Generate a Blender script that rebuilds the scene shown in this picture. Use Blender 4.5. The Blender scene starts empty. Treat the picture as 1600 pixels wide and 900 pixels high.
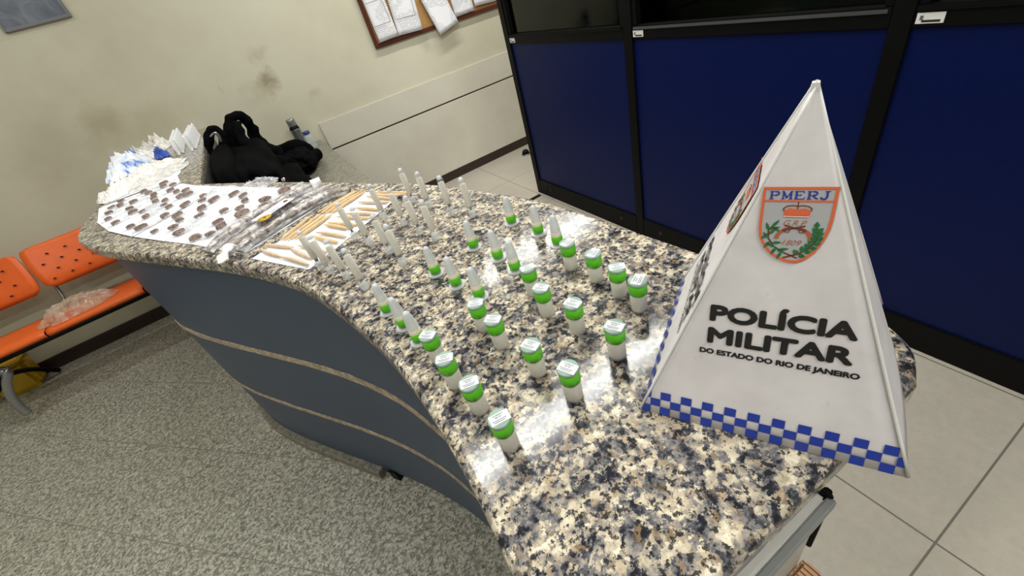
import bpy, bmesh, math, random
from mathutils import Vector, Matrix, noise

SC = bpy.context.scene
COL = SC.collection
PI = math.pi

# ------------------------------------------------------------------ camera
ROWS = [(0.81602108, -0.52676182, -0.23797392),      # camera right, down, forward in room axes
        (-0.48962494, -0.41111382, -0.76892968),
        (0.30720843, 0.74398079, -0.59339326)]
FPX = 654.58
EYE = Vector((0, 0, 1.373))
cd = bpy.data.cameras.new('camera')
cam = bpy.data.objects.new('camera', cd)
COL.objects.link(cam)
cd.sensor_width = 36
cd.lens = FPX / 1600 * 36
cd.clip_start = 0.02
R_, D_, F_ = [Vector(r).normalized() for r in ROWS]
cam.matrix_world = Matrix(((R_.x, -D_.x, -F_.x, EYE.x), (R_.y, -D_.y, -F_.y, EYE.y), (R_.z, -D_.z, -F_.z, EYE.z), (0, 0, 0, 1)))
SC.camera = cam

# ------------------------------------------------------------------ world, lamps, exposure
w = bpy.data.worlds.new('world')
SC.world = w
w.use_nodes = True
w.node_tree.nodes['Background'].inputs[0].default_value = (0.8, 0.85, 0.9, 1)
w.node_tree.nodes['Background'].inputs[1].default_value = 0.02
SC.view_settings.view_transform = 'Standard'
SC.view_settings.look = 'None'
SC.view_settings.gamma = 1
SC.view_settings.use_curve_mapping = False
SC.view_settings.exposure = 0.0
SC.cycles.use_denoising = True
SC.cycles.max_bounces = 10
SC.cycles.transparent_max_bounces = 24


def tube_or_fill_light(x, y, power, length=1.5):
    ld = bpy.data.lights.new('ceiling_tube_or_fill', 'AREA')
    ld.shape = 'RECTANGLE'
    ld.size = length
    ld.size_y = 0.06
    ld.energy = power
    ld.color = (1.0, 1.0, 0.95)
    o = bpy.data.objects.new('ceiling_tube_or_fill', ld)
    COL.objects.link(o)
    o.location = (x, y, 2.74)


for (x, y, p) in [(0.72, 1.36, 42), (1.70, 2.90, 36), (0.75, -0.9, 34), (-1.7, 0.3, 30), (2.9, 0.9, 22), (-1.4, 2.5, 10)]:  # first two sit where counter reflections place them; the rest are added fill
    tube_or_fill_light(x, y, p)


# ------------------------------------------------------------------ helpers
def srgb(*c):
    c = c[0] if len(c) == 1 else c
    out = []
    for v in c:
        v = v / 255
        out.append(v / 12.92 if v <= 0.04045 else ((v + 0.055) / 1.055) ** 2.4)
    return (*out, 1)


class NT:
    def __init__(s, name):
        s.m = bpy.data.materials.new(name)
        s.m.use_nodes = True
        s.t = s.m.node_tree
        s.b = s.t.nodes['Principled BSDF']
        s.out = s.t.nodes['Material Output']

    def n(s, typ, ins=None, **kw):
        nd = s.t.nodes.new(typ)
        for k, v in kw.items():
            setattr(nd, k, v)
        for k, v in (ins or {}).items():
            if isinstance(v, tuple) and len(v) == 2 and hasattr(v[0], 'bl_idname'):
                s.t.links.new(v[0].outputs[v[1]], nd.inputs[k])
            else:
                nd.inputs[k].default_value = v
        return nd

    def set(s, k, v):
        if isinstance(v, tuple) and len(v) == 2 and hasattr(v[0], 'bl_idname'):
            s.t.links.new(v[0].outputs[v[1]], s.b.inputs[k])
        else:
            s.b.inputs[k].default_value = v

    def ramp(s, src, stops, mode='LINEAR'):
        r = s.n('ShaderNodeValToRGB', {0: src})
        r.color_ramp.interpolation = mode
        e = r.color_ramp.elements
        while len(e) < len(stops):
            e.new(0.5)
        for el, (p, c) in zip(e, stops):
            el.position = p
            el.color = c if len(c) == 4 else (*c, 1)
        return r

    def mix(s, fac, a, b, blend='MIX'):
        nd = s.n('ShaderNodeMix', data_type='RGBA', blend_type=blend)
        for i, v in ((0, fac), (6, a), (7, b)):
            if isinstance(v, tuple) and len(v) == 2 and hasattr(v[0], 'bl_idname'):
                s.t.links.new(v[0].outputs[v[1]], nd.inputs[i])
            else:
                nd.inputs[i].default_value = v
        return (nd, 2)

    def math(s, op, a, b=0.0, clamp=False):
        nd = s.n('ShaderNodeMath', operation=op, use_clamp=clamp)
        for i, v in ((0, a), (1, b)):
            if isinstance(v, tuple):
                s.t.links.new(v[0].outputs[v[1]], nd.inputs[i])
            else:
                nd.inputs[i].default_value = v
        return (nd, 0)

    def noise(s, scale, detail=3, rough=0.55, coord=None, dist=0.0):
        nd = s.n('ShaderNodeTexNoise', {'Scale': scale, 'Detail': detail, 'Roughness': rough, 'Distortion': dist})
        s.t.links.new((coord or s.coord())[0].outputs[(coord or s.coord())[1]], nd.inputs['Vector'])
        return (nd, 0)

    def coord(s):
        if not hasattr(s, '_c'):
            s._c = s.n('ShaderNodeTexCoord')
        return (s._c, 3)

    def bump(s, h, strength=0.2, dist=0.01):
        b = s.n('ShaderNodeBump', {'Height': h, 'Strength': strength, 'Distance': dist})
        s.set('Normal', (b, 0))


def plain(name, col, rough=0.5, metal=0.0, spec=0.5, var=0.0, vscale=20, bump=0.0, bscale=60):
    k = NT(name)
    k.set('Base Color', col)
    k.set('Roughness', rough)
    k.set('Metallic', metal)
    k.set('Specular IOR Level', spec)
    if var:
        nz = k.noise(vscale, 4)
        dark = tuple(c * (1 - var) for c in col[:3]) + (1,)
        lite = tuple(min(1, c * (1 + var)) for c in col[:3]) + (1,)
        k.set('Base Color', (k.ramp(nz, [(0.3, dark), (0.7, lite)]), 0))
    if bump:
        k.bump(k.noise(bscale, 4), bump, 0.004)
    return k.m


def clear(name, col, fac, rough=0.15, tint=(1, 1, 1, 1), var=None):
    """part see-through plastic: share `fac` of light meets the plastic, the rest passes through"""
    k = NT(name)
    k.set('Base Color', col)
    k.set('Roughness', rough)
    tr = k.n('ShaderNodeBsdfTransparent', {0: tint})
    mx = k.n('ShaderNodeMixShader', {0: fac})
    if var:
        nz = k.noise(var[0], 3)
        r = k.ramp(nz, [(0.35, (var[1],) * 3), (0.7, (var[2],) * 3)])
        k.t.links.new(r.outputs[0], mx.inputs[0])
    k.t.links.new(tr.outputs[0], mx.inputs[1])
    k.t.links.new(k.b.outputs[0], mx.inputs[2])
    k.t.links.new(mx.outputs[0], k.out.inputs[0])
    return k.m


def link(name, verts, faces, mat, parent=None, smooth=False, mats=None, fmat=None):
    me = bpy.data.meshes.new(name)
    me.from_pydata([tuple(v) for v in verts], [], faces)
    for m in (mats or [mat]):
        me.materials.append(m)
    if fmat:
        for p, i in zip(me.polygons, fmat):
            p.material_index = i
    if smooth:
        for p in me.polygons:
            p.use_smooth = True
    me.update()
    o = bpy.data.objects.new(name, me)
    COL.objects.link(o)
    if parent:
        o.parent = parent
    return o


def from_bm(name, bm, mat, parent=None, smooth=False):
    bmesh.ops.recalc_face_normals(bm, faces=bm.faces)
    me = bpy.data.meshes.new(name)
    bm.to_mesh(me)
    bm.free()
    me.materials.append(mat)
    if smooth:
        for p in me.polygons:
            p.use_smooth = True
    o = bpy.data.objects.new(name, me)
    COL.objects.link(o)
    if parent:
        o.parent = parent
    return o


def box_bm(bm, lo, hi, bevel=0.0, M=None):
    r = bmesh.ops.create_cube(bm, size=1)
    vs = r['verts']
    for v in vs:
        v.co = Vector([lo[i] + (v.co[i] + 0.5) * (hi[i] - lo[i]) for i in range(3)])
    if bevel:
        es = list({e for v in vs for e in v.link_edges})
        rr = bmesh.ops.bevel(bm, geom=es, offset=bevel, segments=2, affect='EDGES')
        vs = list({v for f in rr['faces'] for v in f.verts} | {v for v in vs if v.is_valid})
    if M is not None:
        for v in vs:
            v.co = M @ v.co


def box(name, lo, hi, mat, parent=None, bevel=0.0, M=None):
    bm = bmesh.new()
    box_bm(bm, lo, hi, bevel, M)
    return from_bm(name, bm, mat, parent)


def lathe(name, prof, mat, parent=None, n=28, smooth=True, M=None, zoff=0):
    vs, fs = [], []
    for (r, z) in prof:
        for i in range(n):
            a = 2 * PI * i / n
            v = Vector((r * math.cos(a), r * math.sin(a), z + zoff))
            vs.append(M @ v if M is not None else v)
    for j in range(len(prof) - 1):
        for i in range(n):
            k = (i + 1) % n
            fs.append((j * n + i, j * n + k, (j + 1) * n + k, (j + 1) * n + i))
    if prof[0][0] > 1e-5:
        fs.append(tuple(range(n))[::-1])
    if prof[-1][0] > 1e-5:
        fs.append(tuple(range((len(prof) - 1) * n, len(prof) * n)))
    o = link(name, vs, fs, mat, parent, smooth)
    if smooth:
        for p in o.data.polygons:
            if len(p.vertices) > 4:
                p.use_smooth = False
    return o


def sweep(name, pts, rad, mat, parent=None, n=10, flat=1.0, jitter=0.0, seed=0, up=Vector((0, 0, 1)), sub=6, jscale=40):
    """tube through pts; rad a number or one per point; flat squashes the section along `up`"""
    pts = [Vector(p) for p in pts]
    rads = list(rad) if hasattr(rad, '__len__') else [rad] * len(pts)
    P, Rr = [], []
    for i in range(len(pts) - 1):
        p0, p1, p2, p3 = pts[max(i - 1, 0)], pts[i], pts[i + 1], pts[min(i + 2, len(pts) - 1)]
        for s in range(sub):
            t = s / sub
            P.append(0.5 * ((2 * p1) + (p2 - p0) * t + (2 * p0 - 5 * p1 + 4 * p2 - p3) * t * t + (3 * p1 - p0 - 3 * p2 + p3) * t ** 3))
            Rr.append(rads[i] + (rads[i + 1] - rads[i]) * t)
    P.append(pts[-1])
    Rr.append(rads[-1])
    vs, fs = [], []
    m = len(P)
    for i in range(m):
        t = (P[min(i + 1, m - 1)] - P[max(i - 1, 0)]).normalized()
        sd = t.cross(up)
        sd = sd.normalized() if sd.length > 1e-4 else Vector((1, 0, 0))
        u2 = sd.cross(t)
        for j in range(n):
            a = 2 * PI * j / n
            d = sd * math.cos(a) + u2 * math.sin(a) * flat
            q = P[i] + d * Rr[i]
            if jitter:
                q += d * jitter * noise.noise(q * jscale + Vector((seed * 7.1, 0, 0)))
            vs.append(q)
    for i in range(m - 1):
        for j in range(n):
            k = (j + 1) % n
            fs.append((i * n + j, i * n + k, (i + 1) * n + k, (i + 1) * n + j))
    fs.append(tuple(range(n))[::-1])
    fs.append(tuple(range((m - 1) * n, m * n)))
    return link(name, vs, fs, mat, parent, True)


def prism(name, poly, z0, z1, mat, parent=None, bevel=0.0, seg=3):
    bm = bmesh.new()
    lo = [bm.verts.new((x, y, z0)) for x, y in poly]
    f = bm.faces.new(lo)
    r = bmesh.ops.extrude_face_region(bm, geom=[f])
    up = [g for g in r['geom'] if isinstance(g, bmesh.types.BMVert)]
    for v in up:
        v.co.z = z1
    bmesh.ops.recalc_face_normals(bm, faces=bm.faces)
    if bevel:
        es = [e for e in bm.edges if abs(e.verts[0].co.z - e.verts[1].co.z) < 1e-6]
        bmesh.ops.bevel(bm, geom=es, offset=bevel, segments=seg, affect='EDGES', profile=0.5)
    return from_bm(name, bm, mat, parent)


def thing(name, label, cat, loc=(0, 0, 0), group=None, rotz=0):
    o = bpy.data.objects.new(name, None)
    COL.objects.link(o)
    o.location = loc
    o.rotation_euler = (0, 0, rotz)
    tag(o, label, cat, group)
    return o


def tag(o, label, cat, group=None):
    o['label'] = label
    o['category'] = cat
    if group:
        o['group'] = group
    return o


def structure(o):
    o['kind'] = 'structure'
    return o


def kids(o):
    return [c for c in ALLKIDS.get(o.name, [])]


ALLKIDS = {}


def copy_tree(root, loc, rotz, label, rx=0, ry=0):
    r = root.copy()
    COL.objects.link(r)
    r.location = loc
    r.rotation_euler = (rx, ry, rotz)
    r['label'] = label
    for ch in list(root.children):
        c = ch.copy()
        COL.objects.link(c)
        c.parent = r
        for g in list(ch.children):
            d = g.copy()
            COL.objects.link(d)
            d.parent = c
    return r


def at(px, py, z):
    """where the sight line of a photo pixel (1600 x 900) meets the level z in the room"""
    d = R_ * ((px - 800) / FPX) + D_ * ((py - 450) / FPX) + F_
    return EYE + d * ((z - EYE.z) / d.z)


def at_y(px, py, y):
    d = R_ * ((px - 800) / FPX) + D_ * ((py - 450) / FPX) + F_
    return EYE + d * ((y - EYE.y) / d.y)


def text_mesh(name, body, mat, parent, u0, v0, wdt, hgt, frame, off, bold=0.0, shear=0.0, fit=True, grow=None):
    """lettering as a thin flat mesh; fitted to a box wdt x hgt at (u0, v0) of a face frame (origin, u, v, n)"""
    cu = bpy.data.curves.new(name, 'FONT')
    cu.body = body
    cu.size = 1
    cu.offset = bold
    cu.shear = shear
    cu.resolution_u = 4
    to = bpy.data.objects.new(name, cu)
    COL.objects.link(to)
    dg = bpy.context.evaluated_depsgraph_get()
    me = bpy.data.meshes.new_from_object(to.evaluated_get(dg))
    bpy.data.objects.remove(to)
    bpy.data.curves.remove(cu)
    xs = [v.co.x for v in me.vertices]
    ys = [v.co.y for v in me.vertices]
    x0, x1 = min(xs), max(xs)
    y0, y1 = fit if isinstance(fit, tuple) else (min(ys), max(ys))
    o, U, V, N = frame
    pv = [(u0 + (v.co.x - x0) / (x1 - x0) * wdt, v0 + (v.co.y - y0) / (y1 - y0) * hgt) for v in me.vertices]
    pf = [tuple(p.vertices) for p in me.polygons]
    if grow:
        # heavier stroke: the outline repeated around each letter
        vs, fs = [], []
        for i in range(9):
            du = grow[0] * math.cos(i * PI / 4) if i < 8 else 0
            dv = grow[1] * math.sin(i * PI / 4) if i < 8 else 0
            b0 = len(vs)
            vs += [o + U * (a + du) + V * (b + dv) + N * (off + i * 2e-6) for a, b in pv]
            fs += [tuple(q + b0 for q in f) for f in pf]
        bpy.data.meshes.remove(me)
        me = bpy.data.meshes.new(name)
        me.from_pydata(vs, [], fs)
    else:
        for v, (a, b) in zip(me.vertices, pv):
            v.co = o + U * a + V * b + N * off
    me.materials.clear()
    me.materials.append(mat)
    ob = bpy.data.objects.new(name, me)
    COL.objects.link(ob)
    ob.parent = parent
    return ob


# ------------------------------------------------------------------ materials
def granite(name, stops, scale, dark, big=14, rough=0.13, stretch=(1, 1, 1), darkamt=0.5):
    k = NT(name)
    mp = k.n('ShaderNodeMapping', {'Vector': k.coord(), 'Scale': stretch})
    nz = k.n('ShaderNodeTexNoise', {'Vector': (mp, 0), 'Scale': scale * 0.5, 'Detail': 3})
    add = k.n('ShaderNodeMixRGB', {0: 0.018 * 60 / scale, 1: (mp, 0), 2: (nz, 1)}, blend_type='ADD')
    v1 = k.n('ShaderNodeTexVoronoi', {'Vector': (add, 0), 'Scale': scale, 'Randomness': 1.0})
    sep = k.n('ShaderNodeSeparateColor', {0: (v1, 1)})
    lowf = k.n('ShaderNodeTexNoise', {'Vector': (mp, 0), 'Scale': big, 'Detail': 4, 'Roughness': 0.6})
    val = k.math('ADD', k.math('MULTIPLY', (sep, 0), 0.55), k.math('MULTIPLY', (lowf, 0), 0.9))
    val = k.math('SUBTRACT', val, 0.22)
    base = k.ramp(val, stops)
    fine = k.n('ShaderNodeTexNoise', {'Vector': (mp, 0), 'Scale': scale * 1.6, 'Detail': 4, 'Roughness': 0.7})
    c1 = k.mix(0.35, (base, 0), (k.ramp((fine, 0), [(0.3, (0.05, 0.05, 0.05)), (0.62, (1, 1, 1))]), 0), 'MULTIPLY')
    d1 = k.n('ShaderNodeTexNoise', {'Vector': (mp, 0), 'Scale': scale * 0.75, 'Detail': 5, 'Roughness': 0.65, 'Distortion': 0.6})
    msk = k.ramp((d1, 0), [(darkamt, (0, 0, 0)), (darkamt + 0.09, (1, 1, 1))])
    k.set('Base Color', k.mix((msk, 0), c1, dark))
    k.set('Roughness', rough)
    k.set('Specular IOR Level', 0.5)
    return k


def mottled(name):
    k = NT(name)
    c = k.coord()
    wob = k.n('ShaderNodeTexNoise', {'Vector': c, 'Scale': 130.0, 'Detail': 5, 'Roughness': 0.7})
    wv = k.n('ShaderNodeVectorMath', {0: (wob, 1), 1: (-0.5, -0.5, -0.5)}, operation='ADD')
    ws = k.n('ShaderNodeVectorMath', {0: (wv, 0), 'Scale': 0.018}, operation='SCALE')
    pos = k.n('ShaderNodeVectorMath', {0: c, 1: (ws, 0)}, operation='ADD')
    v1 = k.n('ShaderNodeTexVoronoi', {'Vector': (pos, 0), 'Scale': 175.0}, feature='SMOOTH_F1')
    v1.inputs['Smoothness'].default_value = 0.30
    sep = k.n('ShaderNodeSeparateColor', {0: (v1, 1)})
    low = k.n('ShaderNodeTexNoise', {'Vector': c, 'Scale': 52.0, 'Detail': 3, 'Roughness': 0.55})
    mid = k.n('ShaderNodeTexNoise', {'Vector': c, 'Scale': 150.0, 'Detail': 6, 'Roughness': 0.7})
    v = k.math('ADD', k.math('MULTIPLY', (sep, 0), 0.40), k.math('MULTIPLY', (low, 0), 0.85))
    v = k.math('ADD', v, k.math('MULTIPLY', (mid, 0), 0.45))
    v = k.math('SUBTRACT', v, 0.385)
    base = (k.ramp(v, [(0.24, srgb(38, 39, 46)), (0.34, srgb(84, 84, 90)), (0.44, srgb(132, 128, 126)), (0.54, srgb(176, 164, 144)), (0.66, srgb(210, 199, 176)), (0.82, srgb(228, 221, 204))]), 0)
    tan = k.ramp((sep, 1), [(0.74, (0, 0, 0)), (0.92, (0.5, 0.5, 0.5))])
    base = k.mix((tan, 0), base, srgb(168, 142, 106))
    d = k.noise(190, 4, 0.65)
    m = (k.ramp(d, [(0.545, (0, 0, 0)), (0.595, (0.92, 0.92, 0.92))]), 0)
    base = k.mix(m, base, srgb(36, 37, 42))
    k.set('Base Color', base)
    k.set('Roughness', 0.13)
    k.set('Specular IOR Level', 0.22)
    k.bump((mid, 0), 0.06, 0.001)
    return k.m


m_granite = mottled('countertop_granite')
DST = [(0.1, srgb(90, 88, 80)), (0.5, srgb(128, 124, 112)), (0.9, srgb(158, 153, 140))]
m_deskgranite = granite('desk_granite', DST, 120, srgb(70, 68, 62), 24, 0.3, darkamt=0.6).m


def line_mask(k, coordval, origin, size, width):
    u = k.math('DIVIDE', k.math('SUBTRACT', coordval, origin), size)
    f = k.math('FRACT', u)
    a = k.math('LESS_THAN', f, width / size)
    return a


def tile_mat(name, col, var, joint, x0, y0, size, width, rot=0.0, rough=0.35, kgr=None):
    k = kgr or NT(name)
    if kgr is None:
        nz = k.noise(3.0, 5)
        nf = k.noise(38, 4, 0.7)
        a = k.ramp(nz, [(0.3, tuple(c * (1 - var) for c in col[:3])), (0.7, col)])
        c = k.mix(0.25, (a, 0), (k.ramp(nf, [(0.35, (0.62, 0.6, 0.56)), (0.65, (1, 1, 1))]), 0), 'MULTIPLY')
        k.set('Roughness', rough)
    else:
        c = (k.b.inputs['Base Color'].links[0].from_node, 2)
    mp = k.n('ShaderNodeMapping', {'Vector': k.coord(), 'Rotation': (0, 0, rot)})
    sp = k.n('ShaderNodeSeparateXYZ', {0: (mp, 0)})
    m = k.math('MAXIMUM', line_mask(k, (sp, 0), x0, size, width), line_mask(k, (sp, 1), y0, size, width))
    k.set('Base Color', k.mix(m, c, joint))
    return k.m


m_tile = tile_mat('floor_tiles', srgb(182, 175, 162), 0.12, srgb(110, 104, 96), 0.877, -0.043, 0.60, 0.005)
FST = [(0.05, srgb(96, 95, 85)), (0.4, srgb(150, 148, 134)), (0.65, srgb(196, 194, 178)), (0.9, srgb(220, 218, 204))]
kf = granite('public_floor_granite', FST, 150, srgb(62, 62, 56), 60, 0.4, darkamt=0.58)
m_floor2 = tile_mat('public_floor', None, 0, srgb(118, 116, 106), 0.665, 0.93, 0.37, 0.003, rot=-PI / 4, kgr=kf)


def wall_material():
    k = NT('painted_wall')
    n1 = k.noise(1.2, 5, 0.6)
    c = (k.ramp(n1, [(0.3, srgb(190, 185, 162)), (0.55, srgb(206, 202, 181)), (0.75, srgb(212, 209, 191))]), 0)
    geo = k.n('ShaderNodeNewGeometry')
    warp = k.n('ShaderNodeTexNoise', {'Vector': (geo, 0), 'Scale': 5.0, 'Detail': 5, 'Roughness': 0.65})
    wv = k.n('ShaderNodeVectorMath', {0: (warp, 1), 1: (-0.5, -0.5, -0.5)}, operation='ADD')
    ws = k.n('ShaderNodeVectorMath', {0: (wv, 0), 'Scale': 0.30}, operation='SCALE')
    pos = k.n('ShaderNodeVectorMath', {0: (geo, 0), 1: (ws, 0)}, operation='ADD')
    # smudges of grime, each with a place of its own: x, z, radius, strength
    for (x, z, r, s, col) in [(0.21, 1.165, 0.10, 0.75, srgb(140, 126, 92)), (0.14, 1.13, 0.12, 0.35, srgb(160, 150, 120)),
                              (-0.76, 1.20, 0.16, 0.5, srgb(150, 140, 108)), (-0.55, 1.10, 0.22, 0.35, srgb(158, 150, 120)),
                              (0.62, 0.42, 0.14, 0.4, srgb(150, 145, 130)), (0.45, 1.0, 0.07, 0.3, srgb(160, 140, 115)),
                              (1.40, 1.06, 0.09, 0.4, srgb(150, 148, 138)), (0.22, 1.32, 0.06, 0.3, srgb(160, 140, 110)),
                              (-1.05, 1.15, 0.22, 0.28, srgb(160, 150, 125)), (1.75, 0.35, 0.15, 0.25, srgb(165, 160, 145)),
                              (-0.05, 1.18, 0.03, 0.4, srgb(170, 155, 110))]:
        dst = k.n('ShaderNodeVectorMath', {0: (pos, 0), 1: (x, 3.53, z)}, operation='DISTANCE')
        mm = k.ramp(k.math('DIVIDE', (dst, 1), r), [(0.25, (s, s, s)), (1.0, (0, 0, 0))])
        c = k.mix((mm, 0), c, col)
    scr = k.n('ShaderNodeTexNoise', {'Vector': (geo, 0), 'Scale': 9.0, 'Detail': 6, 'Roughness': 0.75, 'Distortion': 1.2})
    sm = k.ramp((scr, 0), [(0.66, (0, 0, 0)), (0.74, (0.35, 0.35, 0.35))])
    c = k.mix((sm, 0), c, srgb(140, 135, 118))
    k.set('Base Color', c)
    k.set('Roughness', 0.55)
    return k.m


m_wall = wall_material()
m_plainwall = plain('painted_wall_plain', srgb(200, 195, 178), 0.7)
m_ceiling = plain('ceiling_paint', srgb(196, 196, 190), 0.8)
def board_mat():
    k = NT('white_board')
    c = (k.ramp(k.noise(3, 4), [(0.3, srgb(200, 195, 180)), (0.7, srgb(212, 208, 194))]), 0)
    c = k.mix((k.ramp(k.noise(11, 6, 0.75, dist=1.5), [(0.63, (0, 0, 0)), (0.74, (0.5, 0.5, 0.5))]), 0), c, srgb(140, 134, 120))
    k.set('Base Color', c)
    k.set('Roughness', 0.4)
    return k.m


m_board = board_mat()
m_base = plain('dark_baseboard', srgb(48, 32, 26), 0.45, var=0.2)
m_black = plain('black_powder_coat', srgb(9, 9, 9), 0.5, var=0.15, spec=0.14)
m_blackfab = plain('black_fabric', srgb(6, 6, 8), 0.85, bump=0.35, bscale=24, spec=0.04)
m_blackweb = plain('black_webbing', srgb(8, 8, 9), 0.8, bump=0.3, bscale=70, spec=0.05)
m_blue = plain('blue_laminate', srgb(1, 17, 70), 0.45, var=0.06, vscale=50, spec=0.2)
m_counter = plain('slate_blue_laminate', srgb(56, 72, 96), 0.4, var=0.06, vscale=4)
m_grey = plain('grey_laminate', srgb(188, 186, 180), 0.45, var=0.04, vscale=8)
m_darkedge = plain('dark_grey_laminate', srgb(62, 61, 58), 0.5)
m_chrome = plain('chrome', srgb(200, 200, 200), 0.22, 1.0)
m_greymetal = plain('grey_pipe', srgb(150, 152, 152), 0.35, 0.7)
m_orange = plain('orange_plastic', srgb(242, 108, 40), 0.4, var=0.05)
m_dark = plain('dark_hole', srgb(30, 18, 12), 0.8)
m_yellow = plain('yellow_plastic', srgb(196, 158, 16), 0.45)
m_paper = plain('white_paper', srgb(230, 232, 237), 0.85, var=0.015, vscale=9)
m_label = plain('sticker_paper', srgb(214, 214, 220), 0.6)
m_ink = plain('black_ink', srgb(24, 23, 22), 0.6)
m_greyink = plain('grey_ink', srgb(96, 96, 100), 0.7)
m_blueink = plain('blue_print', srgb(42, 58, 150), 0.55)
m_bluecheck = plain('blue_check_print', srgb(36, 60, 160), 0.45)
m_orangeink = plain('orange_print', srgb(222, 104, 62), 0.55)
m_shield = plain('grey_print', srgb(178, 178, 181), 0.55)
m_greenink = plain('green_print', srgb(36, 108, 62), 0.55, var=0.3, vscale=500)
m_brownink = plain('brown_print', srgb(118, 58, 36), 0.55)
m_copper = plain('copper_print', srgb(178, 96, 58), 0.55)
m_whitecard = plain('white_card', srgb(224, 219, 221), 0.5, var=0.04, vscale=26)
def card_mat():
    k = NT('white_card_scuffed')
    n1 = k.noise(26, 4)
    c = (k.ramp(n1, [(0.3, srgb(214, 209, 211)), (0.7, srgb(230, 226, 228))]), 0)
    n2 = k.noise(48, 6, 0.75, dist=0.6)
    c = k.mix((k.ramp(n2, [(0.63, (0, 0, 0)), (0.74, (0.5, 0.5, 0.5))]), 0), c, srgb(150, 142, 138))
    n3 = k.noise(14, 4, 0.6)
    c = k.mix((k.ramp(n3, [(0.62, (0, 0, 0)), (0.78, (0.4, 0.4, 0.4))]), 0), c, srgb(196, 182, 168))
    k.set('Base Color', c)
    k.set('Roughness', 0.45)
    k.bump(k.noise(60, 4), 0.12, 0.002)
    return k.m


m_whitecard = card_mat()
m_rim = plain('white_card_edge', srgb(228, 228, 224), 0.5)
m_powder = plain('off_white_powder', srgb(214, 208, 195), 0.9, var=0.05, vscale=300)
m_cream = plain('cream_powder', srgb(222, 213, 192), 0.9, var=0.05, vscale=300)
m_green = clear('green_tape', srgb(92, 200, 18), 0.9, 0.25)
m_frost = clear('frosted_plastic', srgb(226, 230, 234), 0.72, 0.3)
m_whitetube = plain('white_tube_plastic', srgb(240, 242, 244), 0.35)
m_vial = clear('vial_plastic', srgb(238, 236, 230), 0.28, 0.12)
m_clear = clear('clear_plastic', srgb(240, 243, 245), 0.18, 0.08)
m_capfrost = clear('cap_plastic', srgb(232, 236, 240), 0.42, 0.25)
m_lid = clear('lid_plastic', srgb(158, 186, 172), 0.92, 0.25)
m_film = clear('clear_film', srgb(226, 228, 232), 0.3, 0.14, var=(55, 0.10, 0.6))
m_bagfilm = clear('bag_film', srgb(240, 238, 234), 0.6, 0.2, var=(35, 0.35, 0.95))
m_dustbag = clear('dusty_bag_film', srgb(216, 196, 174), 0.45, 0.2, var=(22, 0.22, 0.75))
m_lump = plain('brown_resin', srgb(142, 122, 114), 0.5, var=0.4, vscale=90)
m_joint = plain('kraft_rolling_paper', srgb(214, 184, 140), 0.7, var=0.12, vscale=90)
m_jointpink = plain('pale_rolling_paper', srgb(212, 186, 160), 0.7, var=0.12, vscale=90)
m_cork = plain('cork', srgb(170, 128, 78), 0.85, var=0.15, vscale=120)
m_mahog = plain('mahogany_frame', srgb(84, 36, 22), 0.4, var=0.15, vscale=30)
m_wood = plain('raw_wood_edge', srgb(176, 160, 138), 0.7, var=0.4, vscale=60)
m_block = plain('light_wood', srgb(206, 160, 118), 0.6)
m_blocklines = plain('dark_wood_grain', srgb(120, 76, 48), 0.6)
m_curb = granite('curb_stone', DST, 150, srgb(80, 78, 70), 40, 0.45, darkamt=0.6).m
m_steel = plain('brushed_steel', srgb(140, 142, 146), 0.3, 0.85)
m_bluecap = plain('blue_cap', srgb(40, 62, 120), 0.4)
m_bottle = clear('bottle_plastic', srgb(205, 215, 225), 0.35, 0.1)
m_glass = None


def tinted_glass():
    k = NT('dark_tinted_glass')
    fr = k.n('ShaderNodeFresnel', {'IOR': 1.5})
    gl = k.n('ShaderNodeBsdfGlossy', {'Color': (0.8, 0.85, 0.82, 1), 'Roughness': 0.06})
    tr = k.n('ShaderNodeBsdfTransparent', {0: (0.10, 0.115, 0.10, 1)})
    mx = k.n('ShaderNodeMixShader', {0: (fr, 0), 1: (tr, 0), 2: (gl, 0)})
    k.t.links.new(mx.outputs[0], k.out.inputs[0])
    return k.m


m_glass = tinted_glass()


def printed_paper():
    """white sheet with rows of small grey print, in the sheet's own plane (x across, z up)"""
    k = NT('printed_page')
    tc = k.coord()
    sp = k.n('ShaderNodeSeparateXYZ', {0: tc})
    rows = k.math('LESS_THAN', k.math('FRACT', k.math('MULTIPLY', (sp, 2), 95.0)), 0.36)
    ri = k.math('FLOOR', k.math('MULTIPLY', (sp, 2), 95.0))
    cv = k.n('ShaderNodeCombineXYZ', {0: k.math('MULTIPLY', (sp, 0), 130.0), 1: k.math('MULTIPLY', ri, 7.3), 2: 0.0})
    wn = k.n('ShaderNodeTexNoise', {'Vector': (cv, 0), 'Scale': 1.0, 'Detail': 1})
    word = k.math('GREATER_THAN', (wn, 0), 0.42)
    blk = k.n('ShaderNodeTexNoise', {'Vector': tc, 'Scale': 9.0, 'Detail': 1})
    blo = k.math('GREATER_THAN', (blk, 0), 0.44)
    m = k.math('MULTIPLY', k.math('MULTIPLY', rows, word), k.math('MULTIPLY', blo, 0.55))
    k.set('Base Color', k.mix(m, srgb(232, 232, 238), srgb(90, 90, 100)))
    k.set('Roughness', 0.7)
    return k.m


m_page = printed_paper()


def poster_mat():
    k = NT('grey_blue_poster')
    n1 = k.noise(7, 6, 0.65, dist=1.0)
    k.set('Base Color', (k.ramp(n1, [(0.3, srgb(84, 90, 104)), (0.5, srgb(110, 116, 128)), (0.7, srgb(140, 146, 154))]), 0))
    k.set('Roughness', 0.3)
    return k.m


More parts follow.
